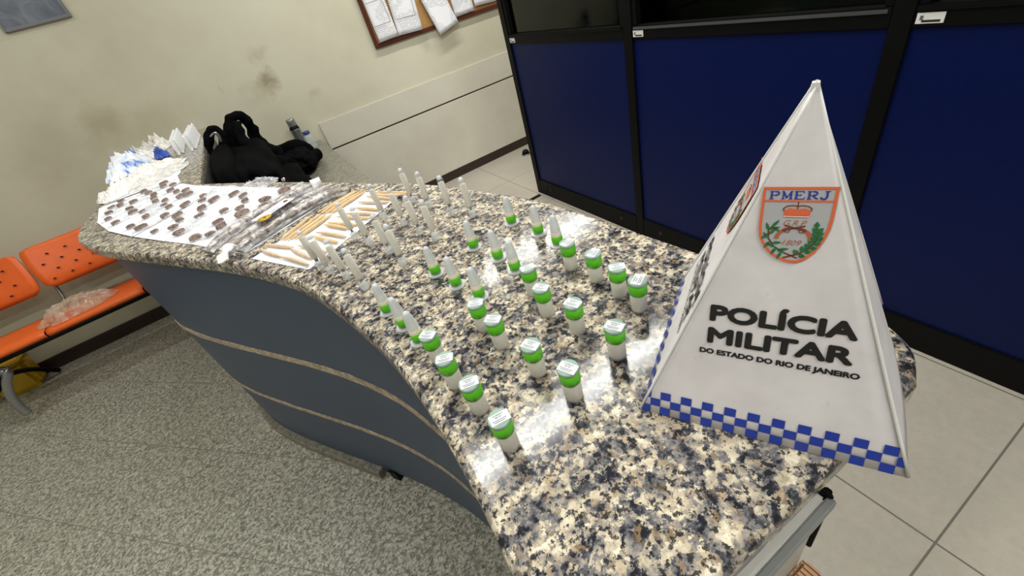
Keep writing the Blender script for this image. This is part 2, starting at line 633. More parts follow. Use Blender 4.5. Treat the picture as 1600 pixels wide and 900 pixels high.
def foil_mat():
    k = NT('wrapped_roll_film')
    n1 = k.noise(42, 5, 0.65, dist=1.2)
    n2 = k.noise(24, 4, 0.6)
    c = (k.ramp(n1, [(0.36, srgb(106, 95, 90)), (0.48, srgb(158, 151, 148)), (0.60, srgb(214, 212, 211))]), 0)
    c = k.mix((k.ramp(n2, [(0.48, (0, 0, 0)), (0.62, (0.75, 0.75, 0.75))]), 0), c, srgb(148, 130, 120))
    k.set('Base Color', c)
    k.set('Roughness', 0.25)
    k.bump(n1, 0.5, 0.004)
    return k.m


m_roll = foil_mat()


def scrap_mat():
    k = NT('white_plastic_scraps')
    n1 = k.noise(45, 5, 0.65)
    c = (k.ramp(n1, [(0.32, srgb(206, 192, 176)), (0.46, srgb(236, 232, 226)), (0.6, srgb(246, 246, 246))]), 0)
    k.set('Base Color', c)
    k.set('Roughness', 0.35)
    k.bump(n1, 0.4, 0.004)
    return k.m


m_scrap = scrap_mat()


def blueprint_mat():
    k = NT('blue_printed_plastic')
    n1 = k.noise(17, 3, 0.5, dist=0.4)
    c = (k.ramp(n1, [(0.50, srgb(240, 244, 250)), (0.58, srgb(190, 210, 242)), (0.63, srgb(96, 130, 212)), (0.72, srgb(52, 86, 180))]), 0)
    k.set('Base Color', c)
    k.set('Roughness', 0.3)
    return k.m


m_blueplast = blueprint_mat()

m_bluescrap = plain('blue_plastic_scrap', srgb(52, 84, 176), 0.3, var=0.5, vscale=40)

# ------------------------------------------------------------------ room shell
HC = 1.033          # level of the counter top
WALLY = 3.53
structure(box('wall_back', (-3.4, WALLY, 0), (4.6, WALLY + 0.12, 2.85), m_wall))
structure(box('wall_left', (-3.52, -3.2, 0), (-3.4, WALLY + 0.12, 2.85), m_plainwall))
structure(box('wall_right', (4.6, -3.2, 0), (4.72, WALLY + 0.12, 2.85), m_plainwall))
structure(box('wall_front', (-3.52, -3.32, 0), (4.72, -3.2, 2.85), m_plainwall))
structure(box('ceiling', (-3.52, -3.32, 2.85), (4.72, WALLY + 0.12, 2.95), m_ceiling))

# ---- counter outline (metres): outer S-curve, then wall end, then inner edge
OUT = [(-0.012, 0.055), (-0.008, 0.15), (-0.003, 0.206), (-0.001, 0.253), (0.0, 0.303), (-0.002, 0.372), (-0.009, 0.449), (-0.022, 0.53),
       (-0.046, 0.641), (-0.081, 0.76), (-0.139, 0.891), (-0.199, 1.001), (-0.275, 1.125), (-0.365, 1.265), (-0.466, 1.424), (-0.555, 1.575),
       (-0.62, 1.71), (-0.65, 1.81)]
INN = [(-0.272, 1.878), (-0.20, 1.763), (-0.089, 1.575), (0.01, 1.395), (0.095, 1.233), (0.172, 1.086), (0.231, 0.974), (0.28, 0.855),
       (0.304, 0.777), (0.331, 0.691), (0.353, 0.613), (0.365, 0.53), (0.377, 0.387), (0.388, 0.25), (0.397, 0.12), (0.390, 0.088), (0.371, 0.063), (0.340, 0.048)]


def spline(pts, sub=5):
    pts = [Vector((p[0], p[1])) for p in pts]
    out = []
    for i in range(len(pts) - 1):
        p0, p1, p2, p3 = pts[max(i - 1, 0)], pts[i], pts[i + 1], pts[min(i + 2, len(pts) - 1)]
        for s in range(sub):
            t = s / sub
            out.append(0.5 * ((2 * p1) + (p2 - p0) * t + (2 * p0 - 5 * p1 + 4 * p2 - p3) * t * t + (3 * p1 - p0 - 3 * p2 + p3) * t ** 3))
    out.append(pts[-1])
    return out


outc = spline(OUT, 4)
innc = spline(INN, 3)
leftc = [Vector(p) for p in [(-0.664, 1.90), (-0.668, 2.0), (-0.67, 2.3), (-0.67, WALLY - 0.002)]]
top_poly = [(p.x, p.y) for p in outc] + [(p.x, p.y) for p in leftc] + [(-0.272, WALLY - 0.002)] + [(p.x, p.y) for p in innc]
top = prism('granite_countertop', top_poly, HC - 0.034, HC, m_granite, bevel=0.009)
tag(top, 'speckled granite counter top with a long curved outer edge', 'counter top')


def offset_curve(c, d):
    out = []
    for i, p in enumerate(c):
        t = (c[min(i + 1, len(c) - 1)] - c[max(i - 1, 0)]).normalized()
        out.append(p + Vector((t.y, -t.x)) * d)
    return out


body = thing('reception_counter', 'slate blue curved counter front with split wooden seams under the granite', 'counter')
bcurve = offset_curve(outc[2:] + leftc[:2], 0.038)
bcurve = [p for p in bcurve]
poly = [(p.x, p.y) for p in bcurve] + [(-0.60, 2.1), (-0.60, WALLY - 0.01), (-0.32, WALLY - 0.01), (-0.32, 1.93)]
inner = offset_curve(outc[2:], 0.20)[::-1]
poly += [(p.x, p.y) for p in inner if p.y > 0.09] + [(0.19, 0.085), (0.03, 0.085)]
# the curved panels: three bands one over the other
zs = [(0.045, 0.325), (0.335, 0.640), (0.650, HC - 0.036)]
for a, b in zs:
    prism('front_panel', poly, a, b, m_counter, body)
for z, hh in ((0.330, 0.008), (0.645, 0.011)):
    st = offset_curve(outc[2:] + leftc[:1], 0.0345)
    bk = offset_curve(outc[2:] + leftc[:1], 0.06)
    vs, fs = [], []
    m = len(st)
    for i in range(m):
        q = st[i]
        wob = 0.0035 * noise.noise(Vector((q.x * 30, q.y * 30, z * 9)))
        w2 = hh + 0.004 * noise.noise(Vector((q.x * 50 + 9, q.y * 50, z)))
        vs += [Vector((q.x, q.y, z - w2)), Vector((q.x, q.y, z + w2 + wob)), Vector((bk[i].x, bk[i].y, z + w2)), Vector((bk[i].x, bk[i].y, z - w2))]
    for i in range(m - 1):
        for j in range(4):
            k2 = (j + 1) % 4
            fs.append((i * 4 + j, i * 4 + k2, (i + 1) * 4 + k2, (i + 1) * 4 + j))
    fs += [(0, 1, 2, 3), tuple((m - 1) * 4 + j for j in (3, 2, 1, 0))]
    link('wood_strip', vs, fs, m_wood, body)
cc = [p for p in outc[2:] + leftc[:1]]
cc = [p for p in cc if p.y > 1.10]
cur = offset_curve(cc, 0.012)
cur2 = offset_curve(cc, 0.12)[::-1]
prism('stone_curb', [(p.x, p.y) for p in cur + cur2], 0.0, 0.044, m_curb, body, bevel=0.006)
plinth = offset_curve(outc[2:], 0.055)
plinth = [p for p in plinth if p.y <= 1.12]
pl2 = offset_curve(plinth, 0.10)[::-1]
prism('plinth', [(p.x, p.y) for p in plinth + pl2], 0.0, 0.05, m_counter, body)
fp = offset_curve([p for p in outc if 1.04 < p.y < 1.12], 0.03)
fp2 = offset_curve([p for p in outc if 1.04 < p.y < 1.12], 0.055)[::-1]
prism('foot', [(p.x, p.y) for p in fp + fp2], 0.0, 0.05, m_black, body)
# grey end panel below the short end of the counter
bm = bmesh.new()
box_bm(bm, (-0.005, 0.046, 0.06), (0.219, 0.078, HC - 0.036), 0.002)
ep = from_bm('end_panel', bm, m_grey, body)
box('edge_profile', (-0.005, 0.040, HC - 0.046), (0.222, 0.0465, HC - 0.0355), m_greymetal, body, 0.001)
for (x, z) in [(0.10, 0.985), (0.155, 0.975), (0.196, 0.985)]:
    box('dowel_slot', (x, 0.0445, z - 0.006), (x + 0.0022, 0.047, z + 0.003), m_dark, ep)
lt = box('latch', (0.2195, 0.043, 0.905), (0.2235, 0.070, 1.000), m_black, body, 0.001)
box('latch_bar', (0.2235, 0.046, 0.915), (0.2295, 0.052, 0.995), m_black, lt, 0.001)
box('latch_bar', (0.2235, 0.058, 0.930), (0.2280, 0.064, 0.975), m_chrome, lt, 0.001)
for z in (0.918, 0.952):
    sweep('screw', [(0.2235, 0.055, z), (0.2330, 0.055, z)], 0.0042, m_black, lt, n=8, sub=1)
wb = box('wood_block', (0.1975, 0.026, 0.80), (0.226, 0.0455, 0.870), m_block, body, 0.004)
for i in range(5):
    x = 0.2015 + i * 0.0048
    box('grain_line', (x, 0.0268, 0.8698), (x + 0.0013, 0.0447, 0.8703), m_blocklines, wb)

# ---- floors: granite on the public side of the counter, pale tiles everywhere else
bc = offset_curve(outc, 0.10)
pub = [(-3.4, -3.2), (0.09, -3.2), (0.09, 0.0)] + [(p.x, p.y) for p in bc if p.y > 0.02] + [(-0.55, 2.1), (-0.55, WALLY), (-3.4, WALLY)]
structure(prism('floor', pub, -0.05, 0.0, m_floor2))
inn = [(4.6, -3.2), (4.6, WALLY), (-0.55, WALLY), (-0.55, 2.1)] + [(p.x, p.y) for p in bc[::-1] if p.y > 0.02] + [(0.09, 0.0), (0.09, -3.2)]
structure(prism('floor.001', inn, -0.05, 0.0, m_tile))

# ---- baseboards and wall boarding
structure(box('baseboard_back', (0.36, WALLY - 0.015, 0), (4.6, WALLY, 0.075), m_base))
structure(box('baseboard_left', (-3.4, WALLY - 0.015, 0), (-0.62, WALLY, 0.085), m_base))
tb = box('trim_1', (0.374, WALLY - 0.014, 0.623), (4.6, WALLY, 0.815), m_board, bevel=0.002)
structure(tb)
structure(box('trim_2', (0.374, WALLY - 0.016, 0.076), (4.6, WALLY, 0.612), m_board, bevel=0.002))
structure(box('trim_3', (0.374, WALLY - 0.006, 0.610), (4.6, WALLY, 0.625), m_base))
tag(box('floor_strip', (0.95, 2.485, 0), (1.47, 2.515, 0.006), m_black, bevel=0.001), 'thin black strip on the pale floor tiles at the partition corner', 'floor strip')

# ------------------------------------------------------------------ lower desk behind the counter
desk = thing('low_desk', 'low grey granite desk against the wall, holding the black backpack', 'desk')
prism('desk_top', [(-0.27, WALLY - 0.003), (-0.27, 1.92), (-0.06, 1.62), (0.16, 1.30), (0.335, 1.30), (0.335, WALLY - 0.003)], 0.68, 0.711, m_deskgranite, desk, bevel=0.003)
box('side_panel', (0.285, 1.42, 0.05), (0.31, WALLY - 0.02, 0.6795), m_counter, desk)
box('foot', (0.29, 1.45, 0.0), (0.325, 1.49, 0.05), m_black, desk)
box('foot', (0.29, 3.30, 0.0), (0.325, 3.35, 0.05), m_black, desk)
box('upstand', (-0.3175, 1.96, 0.05), (-0.274, WALLY - 0.012, 0.998), m_darkedge, body)

# ------------------------------------------------------------------ blue office partition
part = thing('office_partition', 'tall black framed partition with blue lower panels and dark glass', 'partition')
PX0, PX1 = 1.50, 1.56
posts = [(2.508, 2.558), (1.505, 1.557), (0.537, 0.586), (-0.435, -0.385), (-1.40, -1.35)]
for (a, b) in posts:
    box('post', (PX0 - 0.004, a, 0.0), (PX1 + 0.004, b, 2.08), m_black, part, 0.002)
for i in range(4):
    y1, y0 = posts[i][0], posts[i + 1][1]
    box('blue_panel', (PX0 + 0.006, y0, 0.115), (PX1 - 0.006, y1, 1.004), m_blue, part)
    rl = box('rail', (PX0 - 0.002, y0, 1.003), (PX1 + 0.002, y1, 1.053), m_black, part, 0.002)
    box('bead', (PX0 - 0.006, y0 + 0.01, 1.040), (PX0 - 0.001, y1 - 0.01, 1.049), m_steel if i == 1 else m_black, rl)
    kp = box('kick_plate', (PX0 - 0.003, y0, 0.0), (PX1 + 0.003, y1, 0.114), m_black, part, 0.002)
    for yy in (y1 - 0.12, y0 + 0.12):
        M = Matrix.Translation((PX0 - 0.003, yy, 0.06)) @ Matrix.Rotation(-PI / 2, 4, 'Y')
        lathe('bolt', [(0.0, 0.0035), (0.010, 0.0030), (0.012, 0.0)], m_dark, kp, 14, M=M)
    fr = box('glass_frame', (PX0 + 0.002, y1 - 0.024, 1.054), (PX1 - 0.002, y1 - 0.0005, 1.995), m_black, part, 0.002)
    fr = box('glass_frame', (PX0 + 0.002, y0 + 0.0005, 1.054), (PX1 - 0.002, y0 + 0.024, 1.995), m_black, part, 0.002)
    box('glass_pane', (1.527, y0 + 0.02, 1.054), (1.533, y1 - 0.02, 2.0), m_glass, part)
    box('top_rail', (PX0 - 0.002, y0, 1.996), (PX1 + 0.002, y1, 2.08), m_black, part, 0.002)
    lb = box('label_plate', (PX0 - 0.0032, y1 - 0.062, 1.012), (PX0 - 0.0015, y1 - 0.006, 1.036), m_rim, part)
    box('print', (PX0 - 0.0036, y1 - 0.055, 1.015), (PX0 - 0.0031, y1 - 0.018, 1.020), m_ink, lb)
    box('print', (PX0 - 0.0036, y1 - 0.020, 1.020), (PX0 - 0.0031, y1 - 0.013, 1.030), m_greyink, lb)
dsp = at(822, 241, 0)
ds = thing('door_stop', 'small round black door stop on the floor behind the partition edge', 'door stop', (dsp.x, dsp.y, 0))
lathe('rubber_dome', [(0.032, 0.0), (0.034, 0.012), (0.030, 0.030), (0.018, 0.042), (0.0, 0.046)], m_black, ds, 20)
lathe('base_ring', [(0.030, 0.0), (0.040, 0.0), (0.040, 0.006), (0.033, 0.008)], m_steel, ds, 20)

# ------------------------------------------------------------------ cork board and its sheets
cb = thing('cork_board', 'cork notice board in a dark red-brown frame, hung on the wall', 'notice board', (0, WALLY, 0))
X0, X1, Z0, Z1 = 0.985, 2.60, 1.135, 1.90
box('cork_panel', (X0 + 0.02, -0.012, Z0 + 0.02), (X1 - 0.02, -0.002, Z1 - 0.02), m_cork, cb)
for lo, hi in (((X0, -0.022, Z0), (X0 + 0.026, -0.001, Z1)), ((X1 - 0.026, -0.022, Z0), (X1, -0.001, Z1)),
               ((X0 + 0.026, -0.022, Z0), (X1 - 0.026, -0.001, Z0 + 0.026)), ((X0 + 0.026, -0.022, Z1 - 0.026), (X1 - 0.026, -0.001, Z1))):
    box('frame', lo, hi, m_mahog, cb, 0.003)


def sheet(name, bl, br, h, y, label, curl=0.0, group='printed sheets on the cork board', mat=None, lean=0.0):
    """a page hung on the board: lower corners (x,z) bl and br, height h"""
    bl, br = Vector((bl[0], 0, bl[1])), Vector((br[0], 0, br[1]))
    U = br - bl
    V = Vector((-U.z, 0, U.x)).normalized() * h
    n, m = 6, 10
    vs, fs = [], []
    for j in range(m + 1):
        for i in range(n + 1):
            p = bl + U * (i / n) + V * (j / m)
            out = curl * (1 - j / m) ** 2 + 0.0012 * noise.noise(Vector((i * 0.7, j * 0.6, y * 90)))
            vs.append(Vector((p.x, WALLY - y - out, p.z)))
    for j in range(m):
        for i in range(n):
            a = j * (n + 1) + i
            fs.append((a, a + 1, a + n + 2, a + n + 1))
    o = link(name, vs, fs, mat or m_page, None, True)
    sm = o.modifiers.new('thickness', 'SOLIDIFY')
    sm.thickness = 0.0005
    tag(o, label, 'paper', group)
    return o


def wxz(px, py):
    p = at_y(px, py, WALLY - 0.025)
    return (p.x, p.z)


s1 = sheet('notice_sheet', wxz(593, 67), wxz(622, 56), 0.30, 0.030, 'leftmost printed page on the cork board, with ruled boxes', 0.004)
s2 = sheet('notice_sheet', wxz(622.5, 56), wxz(660, 46), 0.30, 0.027, 'printed page with a ruled box, second from the left on the cork board', 0.006)
s3 = sheet('notice_sheet', wxz(686, 55), wxz(714, 34), 0.30, 0.034, 'tilted printed page hanging down below the cork board frame', 0.018)
s4 = sheet('notice_sheet', wxz(712, 27), wxz(741, 16), 0.30, 0.024, 'printed page on the cork board right behind the tilted one', 0.004)
s5 = sheet('notice_sheet', wxz(742, 10), wxz(776, 1), 0.30, 0.026, 'rightmost printed page on the cork board, next to the partition', 0.003)
def ruled(sh, pl, off):
    """thin printed rules on a page; points are (across, up) fractions of the lower part of the page"""
    vs0 = [v.co.copy() for v in sh.data.vertices]
    o, ux, uy = vs0[0], vs0[6] - vs0[0], vs0[70] - vs0[0]
    o = o + Vector((0, -off, 0))
    ux.y = uy.y = 0
    vs, fs = [], []
    for (a, b), (c, d) in pl:
        p, q = o + ux * a + uy * b, o + ux * c + uy * d
        t = (q - p).normalized()
        n_ = Vector((-t.z, 0, t.x)) * 0.0012
        k0 = len(vs)
        vs += [p - n_, q - n_, q + n_, p + n_]
        fs.append((k0, k0 + 1, k0 + 2, k0 + 3))
    link('ruled_box', vs, fs, m_ink, sh)


ruled(s1, [((0.04, 0.33), (0.88, 0.33)), ((0.88, 0.33), (0.84, 0.80)), ((0.04, 0.80), (0.84, 0.80))], 0.004)
ruled(s2, [((0.10, 0.33), (0.86, 0.33)), ((0.86, 0.33), (0.86, 0.86))], 0.004)
pst = thing('wall_picture', 'grey blue framed picture high on the wall at the left corner of the photo', 'picture', (0, WALLY, 0))
box('print_area', (-0.815, -0.012, 1.735), (-0.532, -0.006, 2.13), poster_mat(), pst)
for lo, hi in (((-0.825, -0.018, 1.722), (-0.812, -0.001, 2.14)), ((-0.535, -0.018, 1.722), (-0.522, -0.001, 2.14)), ((-0.812, -0.018, 1.722), (-0.535, -0.001, 1.737)), ((-0.812, -0.018, 2.125), (-0.535, -0.001, 2.14))):
    box('frame', lo, hi, m_steel, pst, 0.002)

# ------------------------------------------------------------------ police pyramid sign
FL, FR = Vector((0.159, 0.177, HC)), Vector((0.249, 0.017, HC))
e = FR - FL
nn = Vector((-e.y, e.x, 0))
BL, BR = FL + nn, FR + nn
ctr = (FL + BR) / 2
APX = Vector((0.2845, 0.1405, 1.277))
pyr = thing('pyramid_sign', 'white four-sided pyramid sign of the military police, blue checks along its foot', 'sign', (ctr.x, ctr.y, HC + 0.0006))
rel = Vector((ctr.x, ctr.y, HC))
cor = [FL - rel, FR - rel, BR - rel, BL - rel]
apx = APX - rel


def strip(name, pts, wd, mat, parent, fr, off, closed=False):
    """flat printed line of width wd through face points"""
    o, U, V, N = fr
    P = [Vector((p[0], p[1])) for p in pts]
    m = len(P)
    vs, fs = [], []
    for i in range(m):
        a = P[(i - 1) % m] if (closed or i > 0) else P[i]
        b = P[(i + 1) % m] if (closed or i < m - 1) else P[i]
        t1 = (P[i] - a).normalized() if (P[i] - a).length > 1e-9 else (b - P[i]).normalized()
        t2 = (b - P[i]).normalized() if (b - P[i]).length > 1e-9 else t1
        n1 = Vector((-t1.y, t1.x))
        n2 = Vector((-t2.y, t2.x))
        nm = (n1 + n2)
        nm = nm.normalized() if nm.length > 1e-6 else n1
        k = min(1 / max(nm.dot(n1), 0.4), 2)
        for s in (-1, 1):
            q = P[i] + nm * (s * wd / 2 * k)
            vs.append(o + U * q.x + V * q.y + N * off)
    for i in range(m if closed else m - 1):
        k = (i + 1) % m
        fs.append((2 * i, 2 * k, 2 * k + 1, 2 * i + 1))
    return link(name, vs, fs, mat, parent)


def patches(name, polys, mat, parent, fr, off):
    o, U, V, N = fr
    vs, fs = [], []
    for pl in polys:
        b = len(vs)
        vs += [o + U * p[0] + V * p[1] + N * off for p in pl]
        fs.append(tuple(range(b, b + len(pl))))
    return link(name, vs, fs, mat, parent)


mm_ = 0.001


SERIF = {
    'P': [([(0.2, 0), (0.2, 1)], 2), ([(0.02, 0), (0.42, 0)], 1), ([(0.02, 1), (0.6, 1)], 1), ([(0.58, 1), (0.82, 0.92), (0.9, 0.74), (0.8, 0.55), (0.55, 0.48)], 1.7), ([(0.2, 0.48), (0.57, 0.48)], 1)],
    'M': [([(0.14, 0), (0.14, 1)], 1.1), ([(0.86, 0), (0.86, 1)], 2), ([(0.12, 1), (0.5, 0.12)], 2), ([(0.5, 0.12), (0.86, 1)], 1), ([(0.0, 0), (0.28, 0)], 1), ([(0.7, 0), (1.02, 0)], 1), ([(0.0, 1), (0.2, 1)], 1), ([(0.8, 1), (1.02, 1)], 1)],
    'E': [([(0.2, 0), (0.2, 1)], 2), ([(0.02, 0), (0.92, 0)], 1), ([(0.02, 1), (0.86, 1)], 1), ([(0.2, 0.52), (0.6, 0.52)], 1), ([(0.92, 0), (0.94, 0.25)], 1), ([(0.86, 1), (0.87, 0.76)], 1), ([(0.6, 0.4), (0.6, 0.64)], 1)],
    'J': [([(0.62, 1), (0.62, 0.25), (0.5, 0.03), (0.28, 0.0), (0.12, 0.12), (0.14, 0.28)], 1.9), ([(0.4, 1), (0.86, 1)], 1)]}
SERIF['R'] = SERIF['P'] + [([(0.52, 0.48), (0.72, 0.2), (0.98, 0)], 1.7)]


def serif_word(par, fr):
    o, U, V, N = fr
    vs, fs = [], []
    for i, chr_ in enumerate('PMERJ'):
        u0 = 0.0762 + i * 0.0074
        for pts, wd in SERIF[chr_]:
            st = strip('stroke', [(u0 + a * 0.0064, 0.1920 + b * 0.0052) for a, b in pts], wd * 0.00062, m_blueink, None, fr, 0.0013)
            b0 = len(vs)
            vs += [v.co.copy() for v in st.data.vertices]
            fs += [tuple(q + b0 for q in p.vertices) for p in st.data.polygons]
            me = st.data
            bpy.data.objects.remove(st)
            bpy.data.meshes.remove(me)
    link('lettering', vs, fs, m_blueink, par)


def emblem(fr, par):
    o_, U_, V_, N_ = fr
    k_ = 0.925
    fr = (o_ + U_ * 0.0942 * (1 - k_) + V_ * 0.174 * (1 - k_), U_ * k_, V_ * k_, N_)
    S = [(72.2, 200), (115.6, 200), (115.2, 178), (114.6, 172), (113.2, 166), (110.8, 159.5), (107.6, 153.5), (103.2, 148.6), (98.5, 146.2), (95.0, 146.0), (90.5, 146.8),
         (85, 149.2), (80, 153.2), (76, 158.5), (73.4, 164.5), (72.4, 171), (72.2, 178)]
    S = [(a * mm_, b * mm_) for a, b in S]
    sh = patches('shield', [S], m_shield, par, fr, 0.0009)
    inn = [(94.0 * mm_ + (a - 94.0 * mm_) * 0.975, 173 * mm_ + (b - 173 * mm_) * 0.975) for a, b in S]
    strip('shield_border', inn, 0.0019, m_orangeink, par, fr, 0.0012, True)
    strip('divider', [(0.0735, 0.1905), (0.1145, 0.1905)], 0.0013, m_orangeink, par, fr, 0.0012)
    # serif initials
    serif_word(par, fr)
    # crown
    cx = 0.0942
    fr0 = fr
    kc = 1.3
    fr = (fr[0] + fr[1] * cx * (1 - kc) + fr[2] * 0.1836 * (1 - kc), fr[1] * kc, fr[2] * kc, fr[3])
    body_ = []
    body_.append([(cx - 0.0055, 0.1800), (cx + 0.0055, 0.1800), (cx + 0.0060, 0.1812), (cx - 0.0060, 0.1812)])
    body_.append([(cx - 0.0058, 0.1814), (cx + 0.0058, 0.1814), (cx + 0.0062, 0.1838), (cx + 0.0035, 0.1852), (cx, 0.1846), (cx - 0.0035, 0.1852), (cx - 0.0062, 0.1838)])
    patches('crown', body_, m_orangeink, par, fr, 0.0012)
    for s in (-1, 1):
        strip('crown_arch', [(cx + s * 0.0062, 0.1836), (cx + s * 0.0064, 0.1850), (cx + s * 0.0048, 0.1862), (cx + s * 0.002, 0.1866), (cx, 0.1862)], 0.0006, m_brownink, par, fr, 0.0013)
    strip('crown_cross', [(cx, 0.1846), (cx, 0.1885)], 0.0005, m_brownink, par, fr, 0.0013)
    strip('crown_band', [(cx - 0.0058, 0.1806), (cx + 0.0058, 0.1806)], 0.0004, m_rim, par, fr, 0.0013)
    fr = fr0
    text_mesh('lettering', 'G.R.P', m_copper, par, 0.0872, 0.1732, 0.0138, 0.0038, fr, 0.0012, bold=-0.008, shear=0.35)
    text_mesh('lettering', '1809', m_copper, par, 0.0880, 0.1588, 0.0118, 0.0038, fr, 0.0012, bold=-0.004, shear=0.35)
    # crossed pistols
    for s in (-1, 1):
        strip('pistol_barrel', [(cx - s * 0.0062, 0.1732), (cx, 0.1715), (cx + s * 0.0038, 0.1703)], 0.0011, m_brownink, par, fr, 0.0013)
        strip('pistol_lock', [(cx + s * 0.0020, 0.1714), (cx + s * 0.0058, 0.1702), (cx + s * 0.0072, 0.1694)], 0.0019, m_brownink, par, fr, 0.0014)
        strip('pistol_grip', [(cx + s * 0.0052, 0.1702), (cx + s * 0.0082, 0.1684), (cx + s * 0.0098, 0.1658), (cx + s * 0.0102, 0.1632)], 0.0024, m_copper, par, fr, 0.0013)
        strip('trigger_guard', [(cx + s * 0.0026, 0.1700), (cx + s * 0.0034, 0.1682), (cx + s * 0.0054, 0.1684), (cx + s * 0.0058, 0.1696)], 0.0005, m_brownink, par, fr, 0.0014)

    def leaf(u, v, a, ln, wd):
        ca, sa = math.cos(a), math.sin(a)
        prof = [(0, 0), (0.3, 0.5), (0.6, 0.42), (1, 0), (0.6, -0.42), (0.3, -0.5)]
        return [(u + (p * ln) * ca - (q * wd) * sa, v + (p * ln) * sa + (q * wd) * ca) for p, q in prof]
    # left spray: narrow leaves; right spray: broad leaves
    stemL = [(0.0985, 0.1495), (0.0900, 0.1530), (0.0830, 0.1575), (0.0790, 0.1635), (0.0785, 0.1690), (0.0815, 0.1735)]
    stemR = [(0.0895, 0.1490), (0.0985, 0.1525), (0.1050, 0.1575), (0.1085, 0.1640), (0.1082, 0.1700), (0.1062, 0.1738)]
    strip('laurel_stem', stemL, 0.0011, m_brownink, par, fr, 0.0011)
    strip('laurel_stem', stemR, 0.0013, m_brownink, par, fr, 0.0011)
    lv = []
    for (u, v, a) in [(0.0900, 0.153, 2.6), (0.0885, 0.1535, -2.0), (0.0865, 0.155, 0.2), (0.0845, 0.1565, -2.0), (0.0840, 0.157, 2.7), (0.0815, 0.160, 0.1), (0.0800, 0.161, -2.1), (0.0795, 0.163, 2.3),
                      (0.0790, 0.166, 0.9), (0.0786, 0.167, -2.3), (0.0786, 0.169, 1.9), (0.0795, 0.170, 0.3), (0.0805, 0.172, 0.9), (0.0805, 0.172, -0.6)]:
        lv.append(leaf(u, v, a, 0.0066, 0.0022))
    patches('laurel_leaf_spray', lv, m_greenink, par, fr, 0.0014)
    lv = []
    for (u, v, a) in [(0.0985, 0.1525, 2.3), (0.0990, 0.1522, -0.3), (0.1015, 0.1545, 1.9), (0.1020, 0.1545, 0.1), (0.1045, 0.157, 2.2), (0.1050, 0.157, 0.2), (0.1068, 0.160, 2.5), (0.1070, 0.160, 0.4),
                      (0.1082, 0.163, 2.6), (0.1083, 0.163, 0.6), (0.1084, 0.166, 2.5), (0.1084, 0.166, 0.8), (0.1080, 0.169, 2.4), (0.1080, 0.169, 0.8), (0.1070, 0.172, 1.6)]:
        lv.append(leaf(u, v, a, 0.0046, 0.0034))
    patches('laurel_leaf_spray', lv, m_greenink, par, fr, 0.0014)


for fi in range(4):
    A, B = cor[fi], cor[(fi + 1) % 4]
    U = (B - A).normalized()
    N = (B - A).cross(apx - A).normalized()
    V = N.cross(U)
    frm = (A, U, V, N)
    W_ = (B - A).length
    L_ = (apx - A).dot(V)
    au = (apx - A).dot(U)
    # the card face, gently rippled, 2 mm thick
    rows, cols = 16, 12
    vs, fs = [], []
    for j in range(rows + 1):
        t = j / rows
        for i in range(cols + 1):
            s = i / cols
            p = A.lerp(apx, t).lerp(B.lerp(apx, t), s)
            bul = 0.0003 * noise.noise(Vector((i * 0.8 + fi * 9, j * 0.8, 1.0)))
            if fi == 1:
                bul += 0.005 * math.sin(PI * s) * (1 - t) ** 1.3
            vs.append(p + N * bul)
    for j in range(rows):
        for i in range(cols):
            a = j * (cols + 1) + i
            fs.append((a, a + 1, a + cols + 2, a + cols + 1))
    face = link('side_panel', vs, fs, m_whitecard, pyr, True)
    so = face.modifiers.new('thickness', 'SOLIDIFY')
    so.thickness = 0.0015
    so.offset = -1
    if fi == 1:
        U2 = U
    # edge fold
    sweep('folded_edge', [A + N * 0.0004 + V * 0.002, A.lerp(apx, 0.5) + N * 0.0004, apx - V * 0.004], [0.0011, 0.0010, 0.0010], m_rim, pyr, n=8, sub=4)
    if fi == 1:
        continue
    text_mesh('lettering', 'POLÍCIA', m_ink, face, 0.0500, 0.0981, 0.0885, 0.0119, frm, 0.0009, fit=(0.0, 0.70), grow=(0.0010, 0.0010))
    text_mesh('lettering', 'MILITAR', m_ink, face, 0.0498, 0.0793, 0.0890, 0.0119, frm, 0.0009, fit=(0.0, 0.70), grow=(0.0010, 0.0010))
    text_mesh('lettering', 'DO ESTADO DO RIO DE JANEIRO', m_ink, face, 0.0445, 0.0692, 0.1002, 0.0040, frm, 0.0009, fit=(0.0, 0.70), grow=(0.00033, 0.0003))
    nC = 22
    cw = W_ / nC
    ch = 0.0076
    chk = []
    for r_ in range(3):
        for c_ in range(nC):
            if (c_ + r_) % 2 == 0:
                lo_u = c_ * cw
                hi_u = lo_u + cw
                v0, v1 = (2 - r_) * ch + 0.0004, (3 - r_) * ch + 0.0004
                # follow the slanted edges of the face
                sl0 = au / L_
                sl1 = (W_ - au) / L_
                q = []
                for (uu, vv) in ((lo_u, v0), (hi_u, v0), (hi_u, v1), (lo_u, v1)):
                    q.append((min(max(uu, vv * sl0 + 0.0008), W_ - vv * sl1 - 0.0008), vv))
                if q[1][0] - q[0][0] > 0.001:
                    chk.append(q)
    patches('checker_band', chk, m_bluecheck, face, frm, 0.0008)
    emblem(frm, face)
lathe('apex_cap', [(0.0036, -0.0075), (0.0034, -0.0040), (0.0028, -0.0012), (0.0, -0.0004)], m_rim, pyr, 4, smooth=False, M=Matrix.Translation(apx) @ Matrix.Rotation(math.atan2(e.y, e.x) + PI / 4, 4, 'Z'))

# ------------------------------------------------------------------ green-taped vials
ORD = ['first', 'second', 'third', 'fourth', 'fifth', 'sixth', 'seventh', 'eighth', 'ninth', 'tenth', 'eleventh', 'twelfth', 'thirteenth', 'fourteenth', 'fifteenth', 'sixteenth', 'seventeenth', 'eighteenth', 'nineteenth', 'twentieth']
ROW = ['row along the curved counter edge', 'second row from the curved edge', 'third row from the curved edge', 'innermost row by the blue partition']
VH = 0.0430


